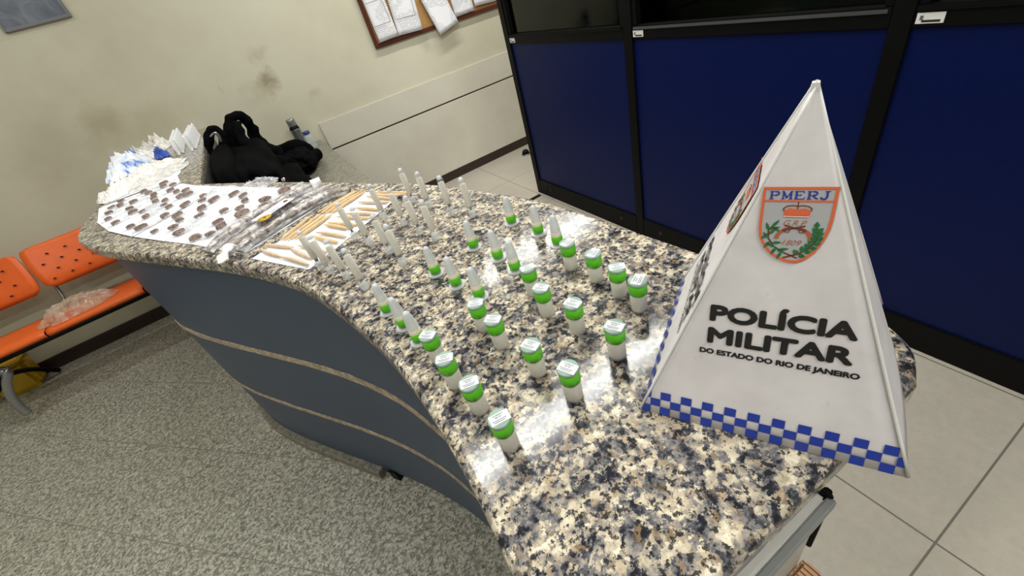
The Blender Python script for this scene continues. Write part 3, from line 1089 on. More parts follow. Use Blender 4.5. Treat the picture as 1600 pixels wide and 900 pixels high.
def make_vial(label, loc, rotz):
    t = thing('vial', label, 'vial', loc, 'green taped vials', rotz)
    lathe('vial_body', [(0.0080, 0.0), (0.0092, 0.0012), (0.0094, 0.004), (0.0096, VH - 0.004), (0.0092, VH - 0.004), (0.0090, 0.004), (0.0078, 0.0012)], m_vial, t)
    lathe('powder', [(0.0076, 0.0015), (0.0087, 0.004), (0.0089, 0.030), (0.0, 0.031)], m_powder, t)
    lathe('tape_band', [(0.0097, 0.0255), (0.0101, 0.0257), (0.0102, VH - 0.0045), (0.0097, VH - 0.0043)], m_green, t)
    ld = lathe('lid', [(0.0096, VH - 0.0042), (0.0103, VH - 0.0038), (0.0103, VH - 0.0006), (0.0098, VH), (0.0, VH)], m_lid, t)
    st = box('price_label', (-0.0062, -0.0098, VH + 0.0001), (0.0050, 0.0084, VH + 0.0004), m_label, t)
    fr = (Vector((0, 0, VH)), Vector((0, -1, 0)), Vector((1, 0, 0)), Vector((0, 0, 1)))
    text_mesh('price_print', 'R$ 50', m_greyink, st, -0.0030, -0.0006, 0.0058, 0.0021, fr, 0.0006)
    bars = []
    rng = random.Random(4)
    for (v, a, b, hh) in ((0.0026, -0.0046, 0.0050, 0.0010), (-0.0028, -0.0062, 0.0066, 0.0008), (-0.0046, -0.0050, 0.0050, 0.0008)):
        u = a
        while u < b:
            wl = rng.uniform(0.0005, 0.0013)
            bars.append([(u, v), (u + wl, v), (u + wl, v + hh * rng.uniform(0.6, 1)), (u, v + hh)])
            u += wl + 0.0004
    patches('small_print', bars, m_greyink, st, fr, 0.0006)
    return t


VIALS = [[(687, 561), (713, 599), (751, 638), (797, 694)],
         [(757, 512), (784, 538), (841, 580), (897, 617)],
         [(834, 457), (855, 489), (903, 515), (965, 553)],
         [(893, 418), (932, 436), (968, 459), (999, 481)]]
rng = random.Random(3)
proto = None
ROTV = [[-0.2, 0.35, 0.55, 0.75], [0.2, -0.2, -0.5, -0.55], [0.6, -0.4, -0.6, -0.5], [1.2, 1.4, 0.2, 1.5]]
for r_, row in enumerate(VIALS):
    for c_, (px, py) in enumerate(row):
        p = at(px, py, HC + 0.002)
        lab = 'green-taped vial, %s from near end of the %s' % (['fourth', 'third', 'second', 'first'][c_], ROW[r_])
        rz = PI / 2 - 0.75 + ROTV[r_][c_] * 0.8
        if proto is None:
            proto = make_vial(lab, (p.x, p.y, HC + 0.0003), rz)
        else:
            copy_tree(proto, (p.x, p.y, HC + 0.0003), rz, lab)

# ------------------------------------------------------------------ upturned microtubes with green tape
MH = 0.051


def make_micro(label, loc, rotz):
    t = thing('microtube', label, 'microtube', loc, 'upturned microtubes', rotz)
    b = 0.0035
    lathe('tube_wall', [(0.0078, b), (0.0079, b + 0.014), (0.0074, b + 0.024), (0.0058, b + 0.038), (0.0044, b + 0.0445), (0.0026, b + 0.0470), (0.0, b + 0.0475)], m_frost, t)
    lathe('powder', [(0.0076, b + 0.001), (0.00795, b + 0.0142), (0.00765, b + 0.0205), (0.0, b + 0.0225)], m_cream, t)
    lathe('tape_band', [(0.0080, b + 0.0015), (0.0084, b + 0.0016), (0.0084, b + 0.0138), (0.0080, b + 0.0139)], m_green, t)
    cp = lathe('cap', [(0.0095, 0.0), (0.0118, 0.0004), (0.0118, 0.0022), (0.0090, 0.0030), (0.0078, 0.0036), (0.0, 0.0036)], m_clear, t)
    box('hinge', (0.0075, -0.0022, 0.0008), (0.0165, 0.0022, 0.0028), m_clear, cp, 0.0006)
    lathe('rim', [(0.0112, 0.0003), (0.0124, 0.0003), (0.0124, 0.0026), (0.0112, 0.0026)], m_capfrost, cp)
    return t


MICRO = [[(607, 486), (633, 509), (656, 532)],
         [(682, 427), (714, 445), (750, 463)],
         [(741, 386), (779, 403), (806, 421)],
         [(800, 348), (842, 364), (872, 381)]]
proto = None
for r_, row in enumerate(MICRO):
    for c_, (px, py) in enumerate(row):
        p = at(px, py, HC + 0.002)
        lab = 'upturned green-taped microtube, %s from the vials in the %s' % (['third', 'second', 'first'][c_], ROW[r_])
        rz = rng.uniform(-1.2, 0.6)
        if proto is None:
            proto = make_micro(lab, (p.x, p.y, HC + 0.0003), rz)
        else:
            copy_tree(proto, (p.x, p.y, HC + 0.0003), rz, lab)

# ------------------------------------------------------------------ long filled tubes
TH = 0.078


def make_tube(label, loc, rotz, group='long filled tubes', wall_mat=None):
    t = thing('long_tube', label, 'tube', loc, group, rotz)
    lathe('tube_wall', [(0.0058, 0.010), (0.0062, 0.012), (0.0062, 0.068), (0.0056, 0.073), (0.0040, 0.0765), (0.0018, 0.0778), (0.0, 0.078)], wall_mat or m_clear, t, 20)
    lathe('powder', [(0.0058, 0.022), (0.0059, 0.024), (0.0059, 0.064), (0.0, 0.065)], m_powder, t, 20)
    lathe('tip', [(0.0048, 0.0715), (0.0045, 0.0735), (0.0032, 0.0765), (0.0, 0.0772)], m_frost, t, 16)
    lathe('stopper', [(0.0056, 0.0), (0.0064, 0.0008), (0.0066, 0.0112), (0.0058, 0.0124), (0.0050, 0.0132), (0.0, 0.0132)], wall_mat or m_capfrost, t, 20)
    sc_ = link('paper_scrap', [(-0.003, 0.0, 0.0142), (0.003, -0.001, 0.0140), (0.0034, 0.0006, 0.0195), (-0.0026, 0.001, 0.0200)], [(0, 1, 2, 3)], m_greyink, t)
    return t


TUBES = [[(503, 420), (518, 425), (543, 434), (571, 450)],
         [(557, 374), (580, 383), (610, 394), (631, 412)],
         [(603, 344), (632, 350), (657, 364), (682, 373)],
         [(646, 315), (672, 323), (706, 332), (739, 337)]]
proto = None
for r_, row in enumerate(TUBES):
    for c_, (px, py) in enumerate(row):
        p = at(px, py, HC + 0.002)
        lab = 'tall powder tube, %s from the paper end of the %s' % (ORD[c_], ROW[r_])
        z = HC + (0.0045 if (r_, c_) in ((0, 0), (1, 0), (1, 1), (2, 0)) else 0.0004)
        if proto is None:
            proto = make_tube(lab, (p.x, p.y, z), 0.0)
        else:
            copy_tree(proto, (p.x, p.y, z), rng.uniform(0, 6), lab)
# two bundles of the same tubes at the wall end of the counter
k_ = 0
for bi, (xa, xb, ya, yb, n) in enumerate([(-0.388, -0.402, 2.72, 3.16, 7), (-0.325, -0.318, 2.70, 3.12, 7)]):
    for j in range(2):
        for i in range(n):
            t = i / (n - 1)
            x = xa + (xb - xa) * t + j * 0.016
            y = ya + (yb - ya) * t + j * 0.03
            side = ['left', 'right'][bi]
            lab = 'white tube, %s from front in the %s line of the %s cluster by the wall' % (ORD[i], ['left', 'right'][j], side)
            if k_ == 0:
                tube_proto = make_tube(lab, (x, y, HC + 0.0004), 0.0, 'tube clusters by the wall', m_whitetube)
                k_ = 1
            else:
                copy_tree(tube_proto, (x, y, HC + 0.0004), rng.uniform(0, 6), lab)

# ------------------------------------------------------------------ paper sheets on the counter
def flat_sheet(px, z, label, group):
    pts = [at(a, b, HC) for a, b in px]
    mid = sum(pts, Vector()) / len(pts)
    pts = [p + (mid - p).normalized() * 0.0045 for p in pts]
    o = prism('paper_sheet', [(p.x, p.y) for p in pts], HC + z, HC + z + 0.0004, m_paper)
    tag(o, label, 'paper', group)
    return o


SH = [('white sheet of rolled cigarettes nearest the curved outer edge', [(391, 405.5), (483, 423.5), (565, 359), (492, 341)], 0.0006, 'cigarette papers'),
      ('white sheet of rolled cigarettes by the inner counter edge', [(488, 344), (572, 300), (632, 302.5), (561, 362)], 0.0014, 'cigarette papers'),
      ('white sheet under the three wrapped rolls', [(303, 384), (380, 400), (538, 299), (462, 293)], 0.0006, 'sheets under the brown lumps'),
      ('white sheet of brown lumps beside the wrapped rolls', [(255, 379), (306, 385), (466, 293.5), (410, 292.5), (312, 344)], 0.0014, 'sheets under the brown lumps'),
      ('white sheet of brown lumps in the middle, at the counter bend', [(207, 372), (257, 379.5), (314, 344.5), (412, 293), (345, 291.5), (265, 340)], 0.0022, 'sheets under the brown lumps'),
      ('white sheet of brown lumps with a cut corner at the rounded counter end', [(150, 348.6), (169, 364), (207.5, 372.2), (265.5, 340.5), (346, 291.8), (306, 290), (285, 287), (231, 313.6)], 0.0030, 'sheets under the brown lumps'),
      ('white sheet of brown lumps next to the plastic scraps', [(151, 347.5), (153, 327), (161, 322.6), (222, 300), (256, 287), (284, 286.5), (231, 313.2)], 0.0006, 'sheets under the brown lumps'),
      ('white sheet half buried under the plastic scraps', [(161, 322), (222, 299.5), (283, 286), (279, 275), (284, 270), (285, 258), (294, 246), (262, 256), (215, 277), (186, 300)], 0.0016, 'sheets under the brown lumps')]
for lab, px, z, g in SH:
    flat_sheet(px, z, lab, g)

# ------------------------------------------------------------------ rolled cigarettes
def cigarette(a, b, rad, label, group, mat, z, long=False):
    A, B = at(*a, HC + z + rad), at(*b, HC + z + rad)
    d = B - A
    sd = Vector((-d.y, d.x, 0)).normalized()
    bow = rng.uniform(-0.02, 0.02) * d.length
    pts = [A, A + d * 0.12 + sd * bow * 0.4, A + d * 0.35 + sd * bow, A + d * 0.65 + sd * bow, A + d * 0.88 + sd * bow * 0.4, B]
    rr = [rad * 0.25, rad * 0.55, rad * 0.95, rad, rad * 0.75, rad * 0.3]
    if long:
        rr = [rad * 0.4, rad * 0.7, rad, rad, rad * 0.8, rad * 0.4]
    o = sweep('rolled_cigarette', pts, rr, mat, None, n=10, sub=3, jitter=rad * 0.12, seed=len(label), jscale=90)
    tag(o, label, 'rolled cigarette', group)
    return o


J1 = [((407, 389.5), (439, 400.5)), ((438, 401), (482, 414)), ((413.5, 382.5), (458, 386.5)), ((454, 387.5), (487, 403.5)), ((465, 383), (511, 394)),
      ((489, 368.5), (528.5, 378.5)), ((494, 363), (541, 370.5)), ((506, 351), (543, 357.3)), ((512, 347.8), (560, 351))]
J1L = ['lying at the outer left corner of the near sheet', 'lying along the outer edge of the near sheet', 'across the upper left corner of the near sheet', 'slanting behind the leftmost tube on the near sheet',
       'half hidden behind the second tube on the near sheet', 'behind the third tube on the near sheet', 'lying alone, longest, in the middle of the near sheet', 'lower of the pair at the inner end of the near sheet', 'upper of the pair at the inner end of the near sheet']
for (a, b), l in zip(J1, J1L):
    cigarette(a, b, 0.0043, 'rolled cigarette ' + l, 'loose rolled cigarettes', m_joint if rng.random() < 0.6 else m_jointpink, 0.0013)
J2 = [((526, 338.5), (578, 341)), ((538, 334), (586, 334.5)), ((556, 325), (593, 328)), ((559, 315.5), (609, 315.8)), ((572, 306.8), (613, 311)), ((580, 304.6), (635, 304)), ((585, 301), (640, 301.8))]
for i, (a, b) in enumerate(J2):
    cigarette(a, b, 0.0038, 'rolled cigarette on the far sheet, %s from its near end' % ORD[i], 'loose rolled cigarettes', m_jointpink if i % 2 else m_joint, 0.0021)
J3 = [((487, 337), (439, 375)), ((501, 334), (446, 375.3)), ((508, 335), (455, 374.5)), ((518, 335), (462, 374))]
for i, (a, b) in enumerate(J3):
    cigarette(a, b, 0.0037, 'long thin roll in the near bunch, %s from the wrapped rolls' % ORD[i], 'long thin rolls', m_joint, 0.0021, True)
J4 = [((555, 298), (497, 332)), ((561, 297.2), (502, 333)), ((567, 297.6), (508, 334)), ((572, 297.8), (517, 333))]
for i, (a, b) in enumerate(J4):
    cigarette(a, b, 0.0037, 'long thin roll in the far bunch, %s from the wrapped rolls' % ORD[i], 'long thin rolls', m_joint, 0.0021, True)

# ------------------------------------------------------------------ three long wrapped rolls
R1 = [(322, 393), (345, 374), (362, 363), (380, 349), (400, 337), (425, 322), (450, 308), (472, 297), (490, 289.5)]
R2 = [(353, 400), (362, 386), (380, 373), (400, 357), (425, 341), (450, 325), (480, 309), (513, 294.5)]
R3 = [(372, 392), (390, 377), (415, 362), (440, 346), (470, 327), (500, 310), (525, 300), (545, 297)]
RL = ['leftmost of three long rolls wrapped in crinkled clear film, with a stub end', 'middle of three long rolls wrapped in crinkled film, with a twisted white end', 'rightmost of three long rolls in crinkled film, beside the thin rolls']
rolls = []
for i, (R, l) in enumerate(zip((R1, R2, R3), RL)):
    pts = [at(a, b, HC + 0.012) for a, b in R]
    rad = [0.008] + [0.0118] * (len(R) - 2) + [0.009]
    th = thing('wrapped_roll', l, 'wrapped roll', (pts[0].x, pts[0].y, HC), 'long wrapped rolls')
    o0 = Vector((pts[0].x, pts[0].y, HC))
    P = [p - o0 + Vector((0, 0, 0.0015)) for p in pts]
    sweep('film_sleeve', P, rad, m_roll, th, n=12, sub=5, jitter=0.006, seed=i + 3, flat=0.8, jscale=28)
    # loose crinkled overwrap
    bm = bmesh.new()
    n = 34
    ring = []
    for s in range(n + 1):
        t = s / n * (len(P) - 1.001)
        k = int(t)
        q = P[k].lerp(P[k + 1], t - k)
        dr = (P[k + 1] - P[k]).normalized()
        sdv = Vector((-dr.y, dr.x, 0))
        rw = []
        for j in range(7):
            u = (j - 3) / 3
            hgt = 0.0105 * (1 - u * u) + 0.004
            v = q + sdv * u * 0.0155
            v.z = 0.0015 + hgt + 0.003 * abs(noise.noise(Vector((s * 0.55, j * 0.8, i * 5.0))))
            rw.append(bm.verts.new(v))
        ring.append(rw)
    for s in range(n):
        for j in range(6):
            bm.faces.new((ring[s][j], ring[s][j + 1], ring[s + 1][j + 1], ring[s + 1][j]))
    from_bm('loose_film', bm, m_film, th, False)
    rolls.append((th, P))
# stub on the first roll, twist on the second, sticker across the middle
th, P = rolls[0]
d = (P[-1] - P[-2]).normalized()
sweep('stub_end', [P[-1] - d * 0.004, P[-1] + d * 0.022], 0.0135, m_scrap, th, n=12, sub=2, jitter=0.002, jscale=80)
th, P = rolls[1]
d = (P[0] - P[1]).normalized()
sweep('twisted_end', [P[0] + d * -0.03 + Vector((0, 0, 0.004)), P[0] + Vector((0.002, 0, 0.004)), P[0] + d * 0.018, P[0] + d * 0.034], [0.014, 0.008, 0.010, 0.004], m_scrap, th, n=14, sub=6, jitter=0.007, flat=0.65, jscale=140)


def sticker(c0, c1, wd, zz, mat, th, name, off=0.0):
    o = th.location
    A, B = at(*c0, HC + zz) - o, at(*c1, HC + zz) - o
    d = (B - A).normalized()
    s = Vector((-d.y, d.x, 0)) * wd / 2
    vs = [A - s, B - s, B + s, A + s, A - s - Vector((0, 0, 0.0006)), B - s - Vector((0, 0, 0.0006)), B + s - Vector((0, 0, 0.0006)), A + s - Vector((0, 0, 0.0006))]
    return link(name, [v + Vector((0, 0, off)) for v in vs], [(0, 1, 2, 3), (7, 6, 5, 4), (0, 4, 5, 1), (1, 5, 6, 2), (2, 6, 7, 3), (3, 7, 4, 0)], mat, th)


th = rolls[0][0]
stk = sticker((400, 345), (452, 310), 0.036, 0.030, m_paper, th, 'paper_label')
o_ = th.location
c_ = at(413, 341, HC + 0.0308) - o_
lathe('yellow_patch', [(0.0168, 0.0), (0.0172, 0.0005), (0.0, 0.0008)], m_yellow, stk, 16, M=Matrix.Translation(c_))
lathe('yellow_patch_mark', [(0.0045, 0.0), (0.0045, 0.0004), (0.0, 0.0006)], m_brownink, stk, 8, M=Matrix.Translation(c_ + Vector((0.002, 0.001, 0.0009))))
c_ = at(446, 314, HC + 0.0308) - o_
lathe('orange_patch', [(0.006, 0.0), (0.006, 0.0005), (0.0, 0.0008)], m_brownink, stk, 14, M=Matrix.Translation(c_))
for k in range(4):
    sticker((422 + k * 2.2, 332.0 + k * 1.3), (435 + k * 2.2, 323 + k * 1.3), 0.0008, 0.0308, m_greyink, th, 'label_print_line', 0.0003)

# ------------------------------------------------------------------ brown lumps in clear film
def lump_mesh(seed):
    rg = random.Random(seed * 17)
    bm = bmesh.new()
    bmesh.ops.create_cube(bm, size=1)
    for v in bm.verts:
        v.co += Vector((rg.uniform(-0.16, 0.16), rg.uniform(-0.2, 0.2), rg.uniform(-0.15, 0.15)))
    bmesh.ops.bevel(bm, geom=list(bm.edges), offset=0.16, segments=2, affect='EDGES')
    bmesh.ops.triangulate(bm, faces=bm.faces)
    bmesh.ops.subdivide_edges(bm, edges=bm.edges, cuts=1)
    L, W, H = rg.uniform(0.030, 0.042), rg.uniform(0.017, 0.023), rg.uniform(0.013, 0.018)
    for v in bm.verts:
        c = v.co * (1 + 0.10 * noise.noise(v.co * 3.1 + Vector((seed * 3.7, 0, 0))))
        v.co = Vector((c.x * L, c.y * W, max((c.z + 0.55) * H, 0.0005)))
    return bm


def film_mesh(seed):
    bm = bmesh.new()
    rows = []
    for i in range(10):
        rw = []
        for j in range(6):
            u, v = i / 9 * 2 - 1, (j - 2.5) / 2.5
            wv = Vector((u * 2 + seed * 5, v * 2, 0))
            hgt = 0.0065 * max(0, 1 - u * u) * max(0, 1 - v * v) + 0.0045 * abs(noise.noise(wv * 2.3)) + 0.0008
            rw.append(bm.verts.new((0.040 * u + 0.008 * noise.noise(wv) + 0.022 * max(0, u), 0.017 * v * (1 + 0.4 * abs(u)) + 0.006 * noise.noise(wv + Vector((9, 9, 9))), hgt)))
        rows.append(rw)
    for i in range(9):
        for j in range(5):
            bm.faces.new((rows[i][j], rows[i][j + 1], rows[i + 1][j + 1], rows[i + 1][j]))
    return bm


protos = []
LUMPS = {
    'next to the plastic scraps': [(174, 324), (171, 332.5), (190, 314), (209, 315.5), (188, 321), (225, 299.5), (231.5, 301.5), (240, 304.5), (256, 286.6), (255.5, 291.5)],
    'with the cut corner': [(204, 326.5), (209, 332.5), (223, 331.5), (229, 340), (170, 343), (182, 349), (205.5, 355.5), (222, 357), (241, 310), (244, 316.5), (258, 315), (258, 321), (265, 324),
                                             (270, 289.5), (267.5, 298.5), (276, 301), (291.5, 298.5), (283, 308), (295, 305), (290.5, 321.5), (259, 338)],
    'at the counter bend': [(278, 338), (282, 345), (273, 356), (318.5, 306.5), (316, 314), (335, 313.5), (315.5, 327), (312, 338), (243, 362), (366, 304.5), (380, 306.5), (383, 314.5), (351, 330.5)],
    'beside the wrapped rolls': [(375, 326.5), (378, 335.5), (341, 347), (346, 355), (305.5, 372), (281, 364), (416.5, 313), (444, 299), (413, 323.5), (330, 366)]}
SZ = {'next to the plastic scraps': 0.0010, 'with the cut corner': 0.0034, 'at the counter bend': 0.0026, 'beside the wrapped rolls': 0.0018}
BIG = {(305.5, 372), (281, 364), (416.5, 313), (346, 355), (378, 335.5), (444, 299)}
for key, lst in LUMPS.items():
    lst = sorted(lst)
    for i, q in enumerate(lst):
        p = at(q[0], q[1], HC + 0.006)
        lab = 'brown film-wrapped lump, %s from the left on the sheet %s' % (ORD[i] if i < 20 else 'last', key)
        rz = 0.35 + rng.uniform(-0.6, 0.6)
        s = 0.72 * rng.uniform(0.85, 1.15) * (1.25 if q in BIG else 1.0)
        if len(protos) < 9:
            sd = len(protos) + 1
            t = thing('wrapped_lump', lab, 'wrapped lump', (p.x, p.y, HC + SZ[key]), 'brown lumps in clear film', rz)
            from_bm('lump', lump_mesh(sd), m_lump, t, False)
            from_bm('film_wrap', film_mesh(sd), m_film, t, False)
            protos.append(t)
        else:
            t = copy_tree(protos[rng.randrange(9)], (p.x, p.y, HC + SZ[key]), rz, lab)
        t.scale = (s, s * (1.5 if q in BIG else 1.0) * rng.uniform(0.85, 1.15), s)

# ------------------------------------------------------------------ crumpled plastic at the wall end
def crumple(name, c, sx, sy, h, mat, label, seed, group, rot=0.0, cat='plastic bag'):
    bm = bmesh.new()
    n, m = 26, 20
    rows = []
    for i in range(n + 1):
        rw = []
        for j in range(m + 1):
            u, v = i / n * 2 - 1, j / m * 2 - 1
            q = Vector((u * 1.6 + seed * 3.1, v * 1.6, seed))
            edge = 1 + 0.28 * noise.noise(Vector((math.atan2(v, u) * 2.2, seed * 4.0, 0))) 
            r_ = max(abs(u), abs(v))
            rn = math.hypot(u, v)
            k = (r_ / rn if rn > 1e-6 else 1) * edge
            x, y = u * k * sx, v * k * sy
            z = h * max(0, 1 - r_ ** 2) * (0.55 + 0.6 * abs(noise.noise(q * 1.7))) + h * 0.55 * abs(noise.noise(q * 3.4 + Vector((2, 0, 0)))) * (1 - r_ ** 4) + 0.001
            ca, sa = math.cos(rot), math.sin(rot)
            rw.append(bm.verts.new((x * ca - y * sa, x * sa + y * ca, z)))
        rows.append(rw)
    for i in range(n):
        for j in range(m):
            bm.faces.new((rows[i][j], rows[i + 1][j], rows[i + 1][j + 1], rows[i][j + 1]))
    o = from_bm(name, bm, mat, None, False)
    o.location = c
    tag(o, label, cat, group)
    return o


def pile(px, z, *a, **k):
    p = at(px[0], px[1], HC)
    return crumple('plastic_bag', (p.x, p.y, HC + z), *a, **k)


pile((252, 231), 0.0005, 0.060, 0.15, 0.075, m_scrap, 'crumpled white bag against the wall, behind the dark blue scrap', 1, 'crumpled plastic bags', 0.2)
pile((238, 243), 0.0022, 0.075, 0.10, 0.065, m_bagfilm, 'crumpled clear bag left of the dark blue scrap', 2, 'crumpled plastic bags', -0.3)
pile((206, 267), 0.0022, 0.075, 0.17, 0.085, m_blueplast, 'white and blue printed bag at the left end of the pile', 4, 'crumpled plastic bags', -0.35)
pile((228, 252), 0.0022, 0.055, 0.10, 0.070, m_scrap, 'small white crumpled bag between the printed bag and the dark blue scrap', 17, 'crumpled plastic bags', 0.4)
pile((255, 246), 0.0022, 0.034, 0.055, 0.050, m_bluescrap, 'small dark blue scrap beside the upright tubes', 8, 'crumpled plastic bags', 0.5)
pile((240, 270), 0.0024, 0.115, 0.15, 0.040, m_scrap, 'wide heap of white scraps in front of the blue printed bag', 5, 'crumpled plastic bags', -0.2)
pile((203, 293), 0.0024, 0.075, 0.12, 0.045, m_scrap, 'cream crumpled scrap along the counter end, in front of the pile', 9, 'crumpled plastic bags', -0.2)
pile((180, 308), 0.0024, 0.060, 0.08, 0.035, m_scrap, 'nearest cream scrap at the counter end, before the first sheet', 12, 'crumpled plastic bags', 0.1)
pile((264, 268), 0.0024, 0.085, 0.12, 0.020, m_bagfilm, 'flat clear bag in front of the upright tubes', 14, 'crumpled plastic bags', 0.1)
pile((230, 288), 0.0024, 0.075, 0.09, 0.026, m_bagfilm, 'clear crumpled film between the white heap and the first sheet of lumps', 19, 'crumpled plastic bags', -0.2)
pile((345, 303), 0.0040, 0.045, 0.075, 0.014, m_film, 'crinkled empty film by the inner counter edge among the lumps', 21, 'empty crinkled films', 0.6)
pile((405, 293), 0.0030, 0.060, 0.055, 0.024, m_film, 'crinkled empty film with a tuft near the backpack', 22, 'empty crinkled films', 0.2)
pile((320, 350), 0.0036, 0.05, 0.07, 0.012, m_film, 'crinkled empty film between the large lumps', 23, 'empty crinkled films', 0.4)
pile((243, 327), 0.0040, 0.04, 0.09, 0.010, m_film, 'crinkled empty film in the middle of the cut-corner sheet', 24, 'empty crinkled films', 0.3)

# ------------------------------------------------------------------ black backpack and jacket on the low desk
DZ = 0.711


def blob(name, c, r, mat, parent, seed, amp=0.12, freq=3.0, cuts=4, zmin=None, boxy=0.5):
    bm = bmesh.new()
    bmesh.ops.create_icosphere(bm, subdivisions=cuts, radius=1)
    for v in bm.verts:
        d = v.co.normalized()
        mx = max(abs(d.x), abs(d.y), abs(d.z))
        k = (1 - boxy) + boxy * min(1 / mx, 1.35)
        q = d * freq + Vector((seed * 3.3, 0, 0))
        f = k * (1 + amp * noise.noise(q) + amp * 0.6 * noise.noise(q * 2.1))
        p = Vector((d.x * r[0], d.y * r[1], d.z * r[2])) * f + Vector(c)
        if zmin is not None and p.z < zmin:
            p.z = zmin + 0.001 * (p.z - zmin)
        v.co = p
    return from_bm(name, bm, mat, parent, True)


bp = thing('backpack', 'black backpack with padded straps slumped on the low desk', 'backpack', (0, 0, 0))


def yz(px, py, y):
    return at_y(px, py, y)


blob('bag_body', (-0.125, 2.55, DZ + 0.135), (0.125, 0.47, 0.135), m_blackfab, bp, 1, 0.09, 2.6, 5, DZ + 0.002, 0.75)
blob('side_pocket', (-0.212, 2.45, DZ + 0.15), (0.050, 0.40, 0.15), m_blackfab, bp, 5, 0.05, 2.6, 4, DZ + 0.002, 1.0)
blob('front_pocket', (-0.01, 2.42, DZ + 0.060), (0.10, 0.30, 0.07), m_blackfab, bp, 2, 0.14, 3.0, 4, DZ + 0.002, 0.5)
hl = sweep('haul_loop', [yz(327, 262, 2.75), yz(326, 215, 2.75), yz(334, 202, 2.75), yz(345, 207, 2.75), yz(351, 225, 2.75), yz(352, 250, 2.75)], [0.028, 0.022, 0.018, 0.018, 0.024, 0.03], m_blackweb, bp, n=10, flat=0.8, up=Vector((0, -1, 0)), jitter=0.012, seed=3, jscale=30)
sweep('reflective_band', [yz(329, 214, 2.70), yz(336, 208, 2.70), yz(343, 214, 2.70), yz(346, 222, 2.70)], [0.005, 0.0075, 0.0075, 0.005], m_steel, hl, n=8, flat=0.5, up=Vector((0, -1, 0)))
sweep('shoulder_strap', [yz(372, 240, 2.80), yz(362, 205, 2.80), yz(358, 190, 2.80), yz(368, 182, 2.80), yz(382, 184, 2.82), yz(394, 202, 2.84), yz(403, 222, 2.86), yz(420, 236, 2.84), yz(440, 244, 2.84)],
      [0.048, 0.036, 0.025, 0.024, 0.027, 0.031, 0.038, 0.046, 0.04], m_blackweb, bp, n=12, flat=0.75, up=Vector((0, -1, 0)), jitter=0.016, seed=5, jscale=26)
sweep('shoulder_strap', [yz(371, 190, 2.76), yz(374, 205, 2.74), yz(385, 225, 2.72), yz(400, 240, 2.72), yz(425, 252, 2.70), yz(450, 258, 2.70)], [0.020, 0.022, 0.028, 0.036, 0.044, 0.04], m_blackweb, bp, n=12, flat=0.7, up=Vector((0, -1, 0)), jitter=0.014, seed=8, jscale=30)
bk = lathe('buckle', [(0.006, 0.0), (0.009, 0.001), (0.009, 0.004), (0.006, 0.005)], m_chrome, bp, 14, M=Matrix.Translation(yz(443, 281, 2.06)) @ Matrix.Rotation(PI / 3, 4, 'X'))
jk = thing('jacket', 'black jacket bunched beside the backpack, its sleeve reaching toward the bottle', 'jacket', (0, 0, 0))
blob('torso', (0.105, 2.88, DZ + 0.062), (0.095, 0.22, 0.062), m_blackfab, jk, 6, 0.16, 2.2, 5, DZ + 0.002, 0.2)
sweep('sleeve', [(0.02, 3.02, DZ + 0.11), (0.08, 3.00, DZ + 0.115), (0.14, 2.98, DZ + 0.105), (0.185, 2.97, DZ + 0.075), (0.20, 2.93, DZ + 0.04)], [0.04, 0.045, 0.045, 0.04, 0.03], m_blackfab, jk, n=14, jitter=0.016, seed=4, jscale=14)
sweep('sleeve', [(0.00, 2.78, DZ + 0.085), (0.08, 2.80, DZ + 0.07), (0.15, 2.86, DZ + 0.055), (0.225, 2.93, DZ + 0.040)], [0.055, 0.052, 0.046, 0.034], m_blackfab, jk, n=14, jitter=0.014, seed=9, jscale=14)

# ------------------------------------------------------------------ thermos and bottle
tm = thing('thermos', 'dark steel thermos flask standing at the wall behind the jacket', 'flask', (0.203, 3.42, DZ))
lathe('flask_body', [(0.030, 0.0), (0.033, 0.003), (0.033, 0.145), (0.030, 0.158), (0.026, 0.164)], m_black, tm)
lathe('steel_band', [(0.0335, 0.02), (0.0338, 0.022), (0.0338, 0.140), (0.0335, 0.142)], m_steel, tm)
lathe('flask_cap', [(0.027, 0.164), (0.029, 0.166), (0.029, 0.205), (0.026, 0.211), (0.0, 0.212)], m_greymetal, tm)
bt = thing('water_bottle', 'small clear bottle with a blue cap beside the flask', 'bottle', (0.252, 3.33, DZ))
lathe('bottle_body', [(0.028, 0.0), (0.031, 0.004), (0.031, 0.03), (0.029, 0.036), (0.031, 0.042), (0.031, 0.075), (0.024, 0.092), (0.015, 0.100), (0.015, 0.106)], m_bottle, bt)
lathe('bottle_cap', [(0.022, 0.100), (0.023, 0.102), (0.023, 0.118), (0.021, 0.120), (0.0, 0.120)], m_bluecap, bt)

# ------------------------------------------------------------------ orange waiting seats against the wall
seatrow = thing('beam_seat', 'row of orange perforated plastic seats on a black beam against the wall', 'seat', (0, 0, 0))


def shell(name, x0, x1, prof, mat, par, holes=None, bend=0.02, taper=0.0):
    """moulded shell: prof is a list of (y, z) from one end to the other; slightly dished across x; 8 mm thick"""
    n, m = 14, len(prof)
    vs, fs = [], []
    for j, (y, z) in enumerate(prof):
        fj = j / (m - 1)
        ins = taper * (1 - math.sin(PI * min(max(fj, 0.0), 1.0)) ** 0.35)
        for i in range(n + 1):
            u = i / n * 2 - 1
            x = (x0 + x1) / 2 + u * ((x1 - x0) / 2 - ins)
            dz = bend * u * u
            vs.append((x, y - dz, z + dz * 0.3))
    for j in range(m - 1):
        for i in range(n):
            a = j * (n + 1) + i
            fs.append((a, a + 1, a + n + 2, a + n + 1))
    o = link(name, vs, fs, mat, par, True)
    so = o.modifiers.new('thickness', 'SOLIDIFY')
    so.thickness = 0.008
    return o


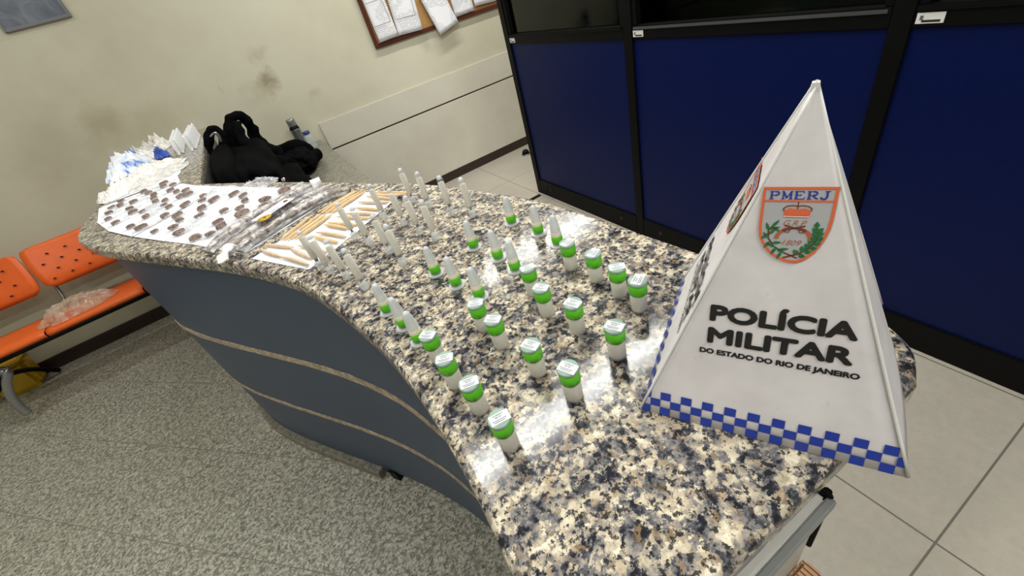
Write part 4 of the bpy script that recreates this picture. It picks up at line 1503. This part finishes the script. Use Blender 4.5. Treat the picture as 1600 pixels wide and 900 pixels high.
SEATX = [(-1.99, -1.505), (-1.495, -1.01), (-1.00, -0.66)]
for (x0, x1) in SEATX:
    bprof = [(3.335, 0.530), (3.325, 0.56), (3.335, 0.60), (3.352, 0.65), (3.372, 0.70), (3.388, 0.74), (3.398, 0.765), (3.410, 0.772)]
    b_ = shell('backrest', x0, x1, bprof, m_orange, seatrow, taper=0.05)
    for r_ in range(4):
        for c_ in range(4):
            if x1 > -0.75:
                continue
            x = x0 + 0.09 + c_ * 0.092 + (0.046 if r_ % 2 else 0) - 0.02
            z = 0.585 + r_ * 0.044
            y = 3.331 + (z - 0.59) * 0.36
            u = (x - (x0 + x1) / 2) / ((x1 - x0) / 2)
            y -= 0.02 * u * u
            M = Matrix.Translation((x, y - 0.0085, z)) @ Matrix.Rotation(PI / 2 - 0.34, 4, 'X') @ Matrix.Diagonal((1.6, 1, 1, 1))
            lathe('vent_hole', [(0.0048, 0.0), (0.0048, 0.004)], m_dark, b_, 10, smooth=False, M=M)
    sprof = [(2.945, 0.405), (2.938, 0.425), (2.950, 0.438), (2.985, 0.443), (3.05, 0.441), (3.12, 0.437), (3.18, 0.432), (3.225, 0.428)]
    shell('seat_pan', x0 + 0.0, x1 - 0.0, sprof, m_orange, seatrow, bend=0.0)
    sweep('bracket', [(x0 - 0.004, 3.06, 0.385), (x0 - 0.004, 3.28, 0.40), (x0 - 0.004, 3.385, 0.47), (x0 + 0.01, 3.410, 0.60), (x0 + 0.03, 3.42, 0.68)], 0.009, m_greymetal, seatrow, n=8)
box('beam', (-2.6, 3.02, 0.355), (-0.66, 3.075, 0.405), m_black, seatrow, 0.004)
sweep('rail_tube', [(-2.6, 2.955, 0.395), (-0.66, 2.955, 0.395)], 0.012, m_black, seatrow, n=8, sub=2)
sweep('rail_tube', [(-1.25, 3.150, 0.455), (-0.66, 3.150, 0.455)], 0.008, m_greymetal, seatrow, n=8, sub=2)
for xl in (-2.02,):
    lg = sweep('leg', [(-2.02, 3.05, 0.36), (-2.025, 3.03, 0.27), at_y(6, 578, 2.99), at_y(11, 600, 2.975), at_y(15, 615, 2.965), at_y(26, 631, 2.955), at_y(44, 646, 2.945)], 0.021, m_greymetal, seatrow, n=12)
    sweep('leg', [(xl, 3.06, 0.20), (xl + 0.02, 3.16, 0.17), (xl + 0.03, 3.28, 0.19), (xl + 0.10, 3.36, 0.13), (xl + 0.16, 3.42, 0.02)], 0.015, m_black, seatrow, n=10)
yb = thing('yellow_bin', 'low yellow plastic bin on the floor behind the seat leg', 'bin', (-2.02, 3.42, 0))
bm = bmesh.new()
box_bm(bm, (-0.16, -0.07, 0.0), (0.10, 0.07, 0.21), 0.03)
for v in bm.verts:
    v.co.x *= 0.8 + v.co.z
    v.co.y *= 0.8 + v.co.z
from_bm('bin_body', bm, m_yellow, yb)
bm = bmesh.new()
box_bm(bm, (-0.17, -0.08, 0.211), (0.11, 0.08, 0.232), 0.008)
from_bm('bin_lid', bm, m_yellow, yb)
p = Vector((-1.30, 3.03, 0.445))
bg = crumple('plastic_bag', (-1.34, 3.045, 0.4450), 0.20, 0.09, 0.085, m_dustbag, 'see-through crumpled plastic bag lying on the orange seats', 31, None, 0.1)
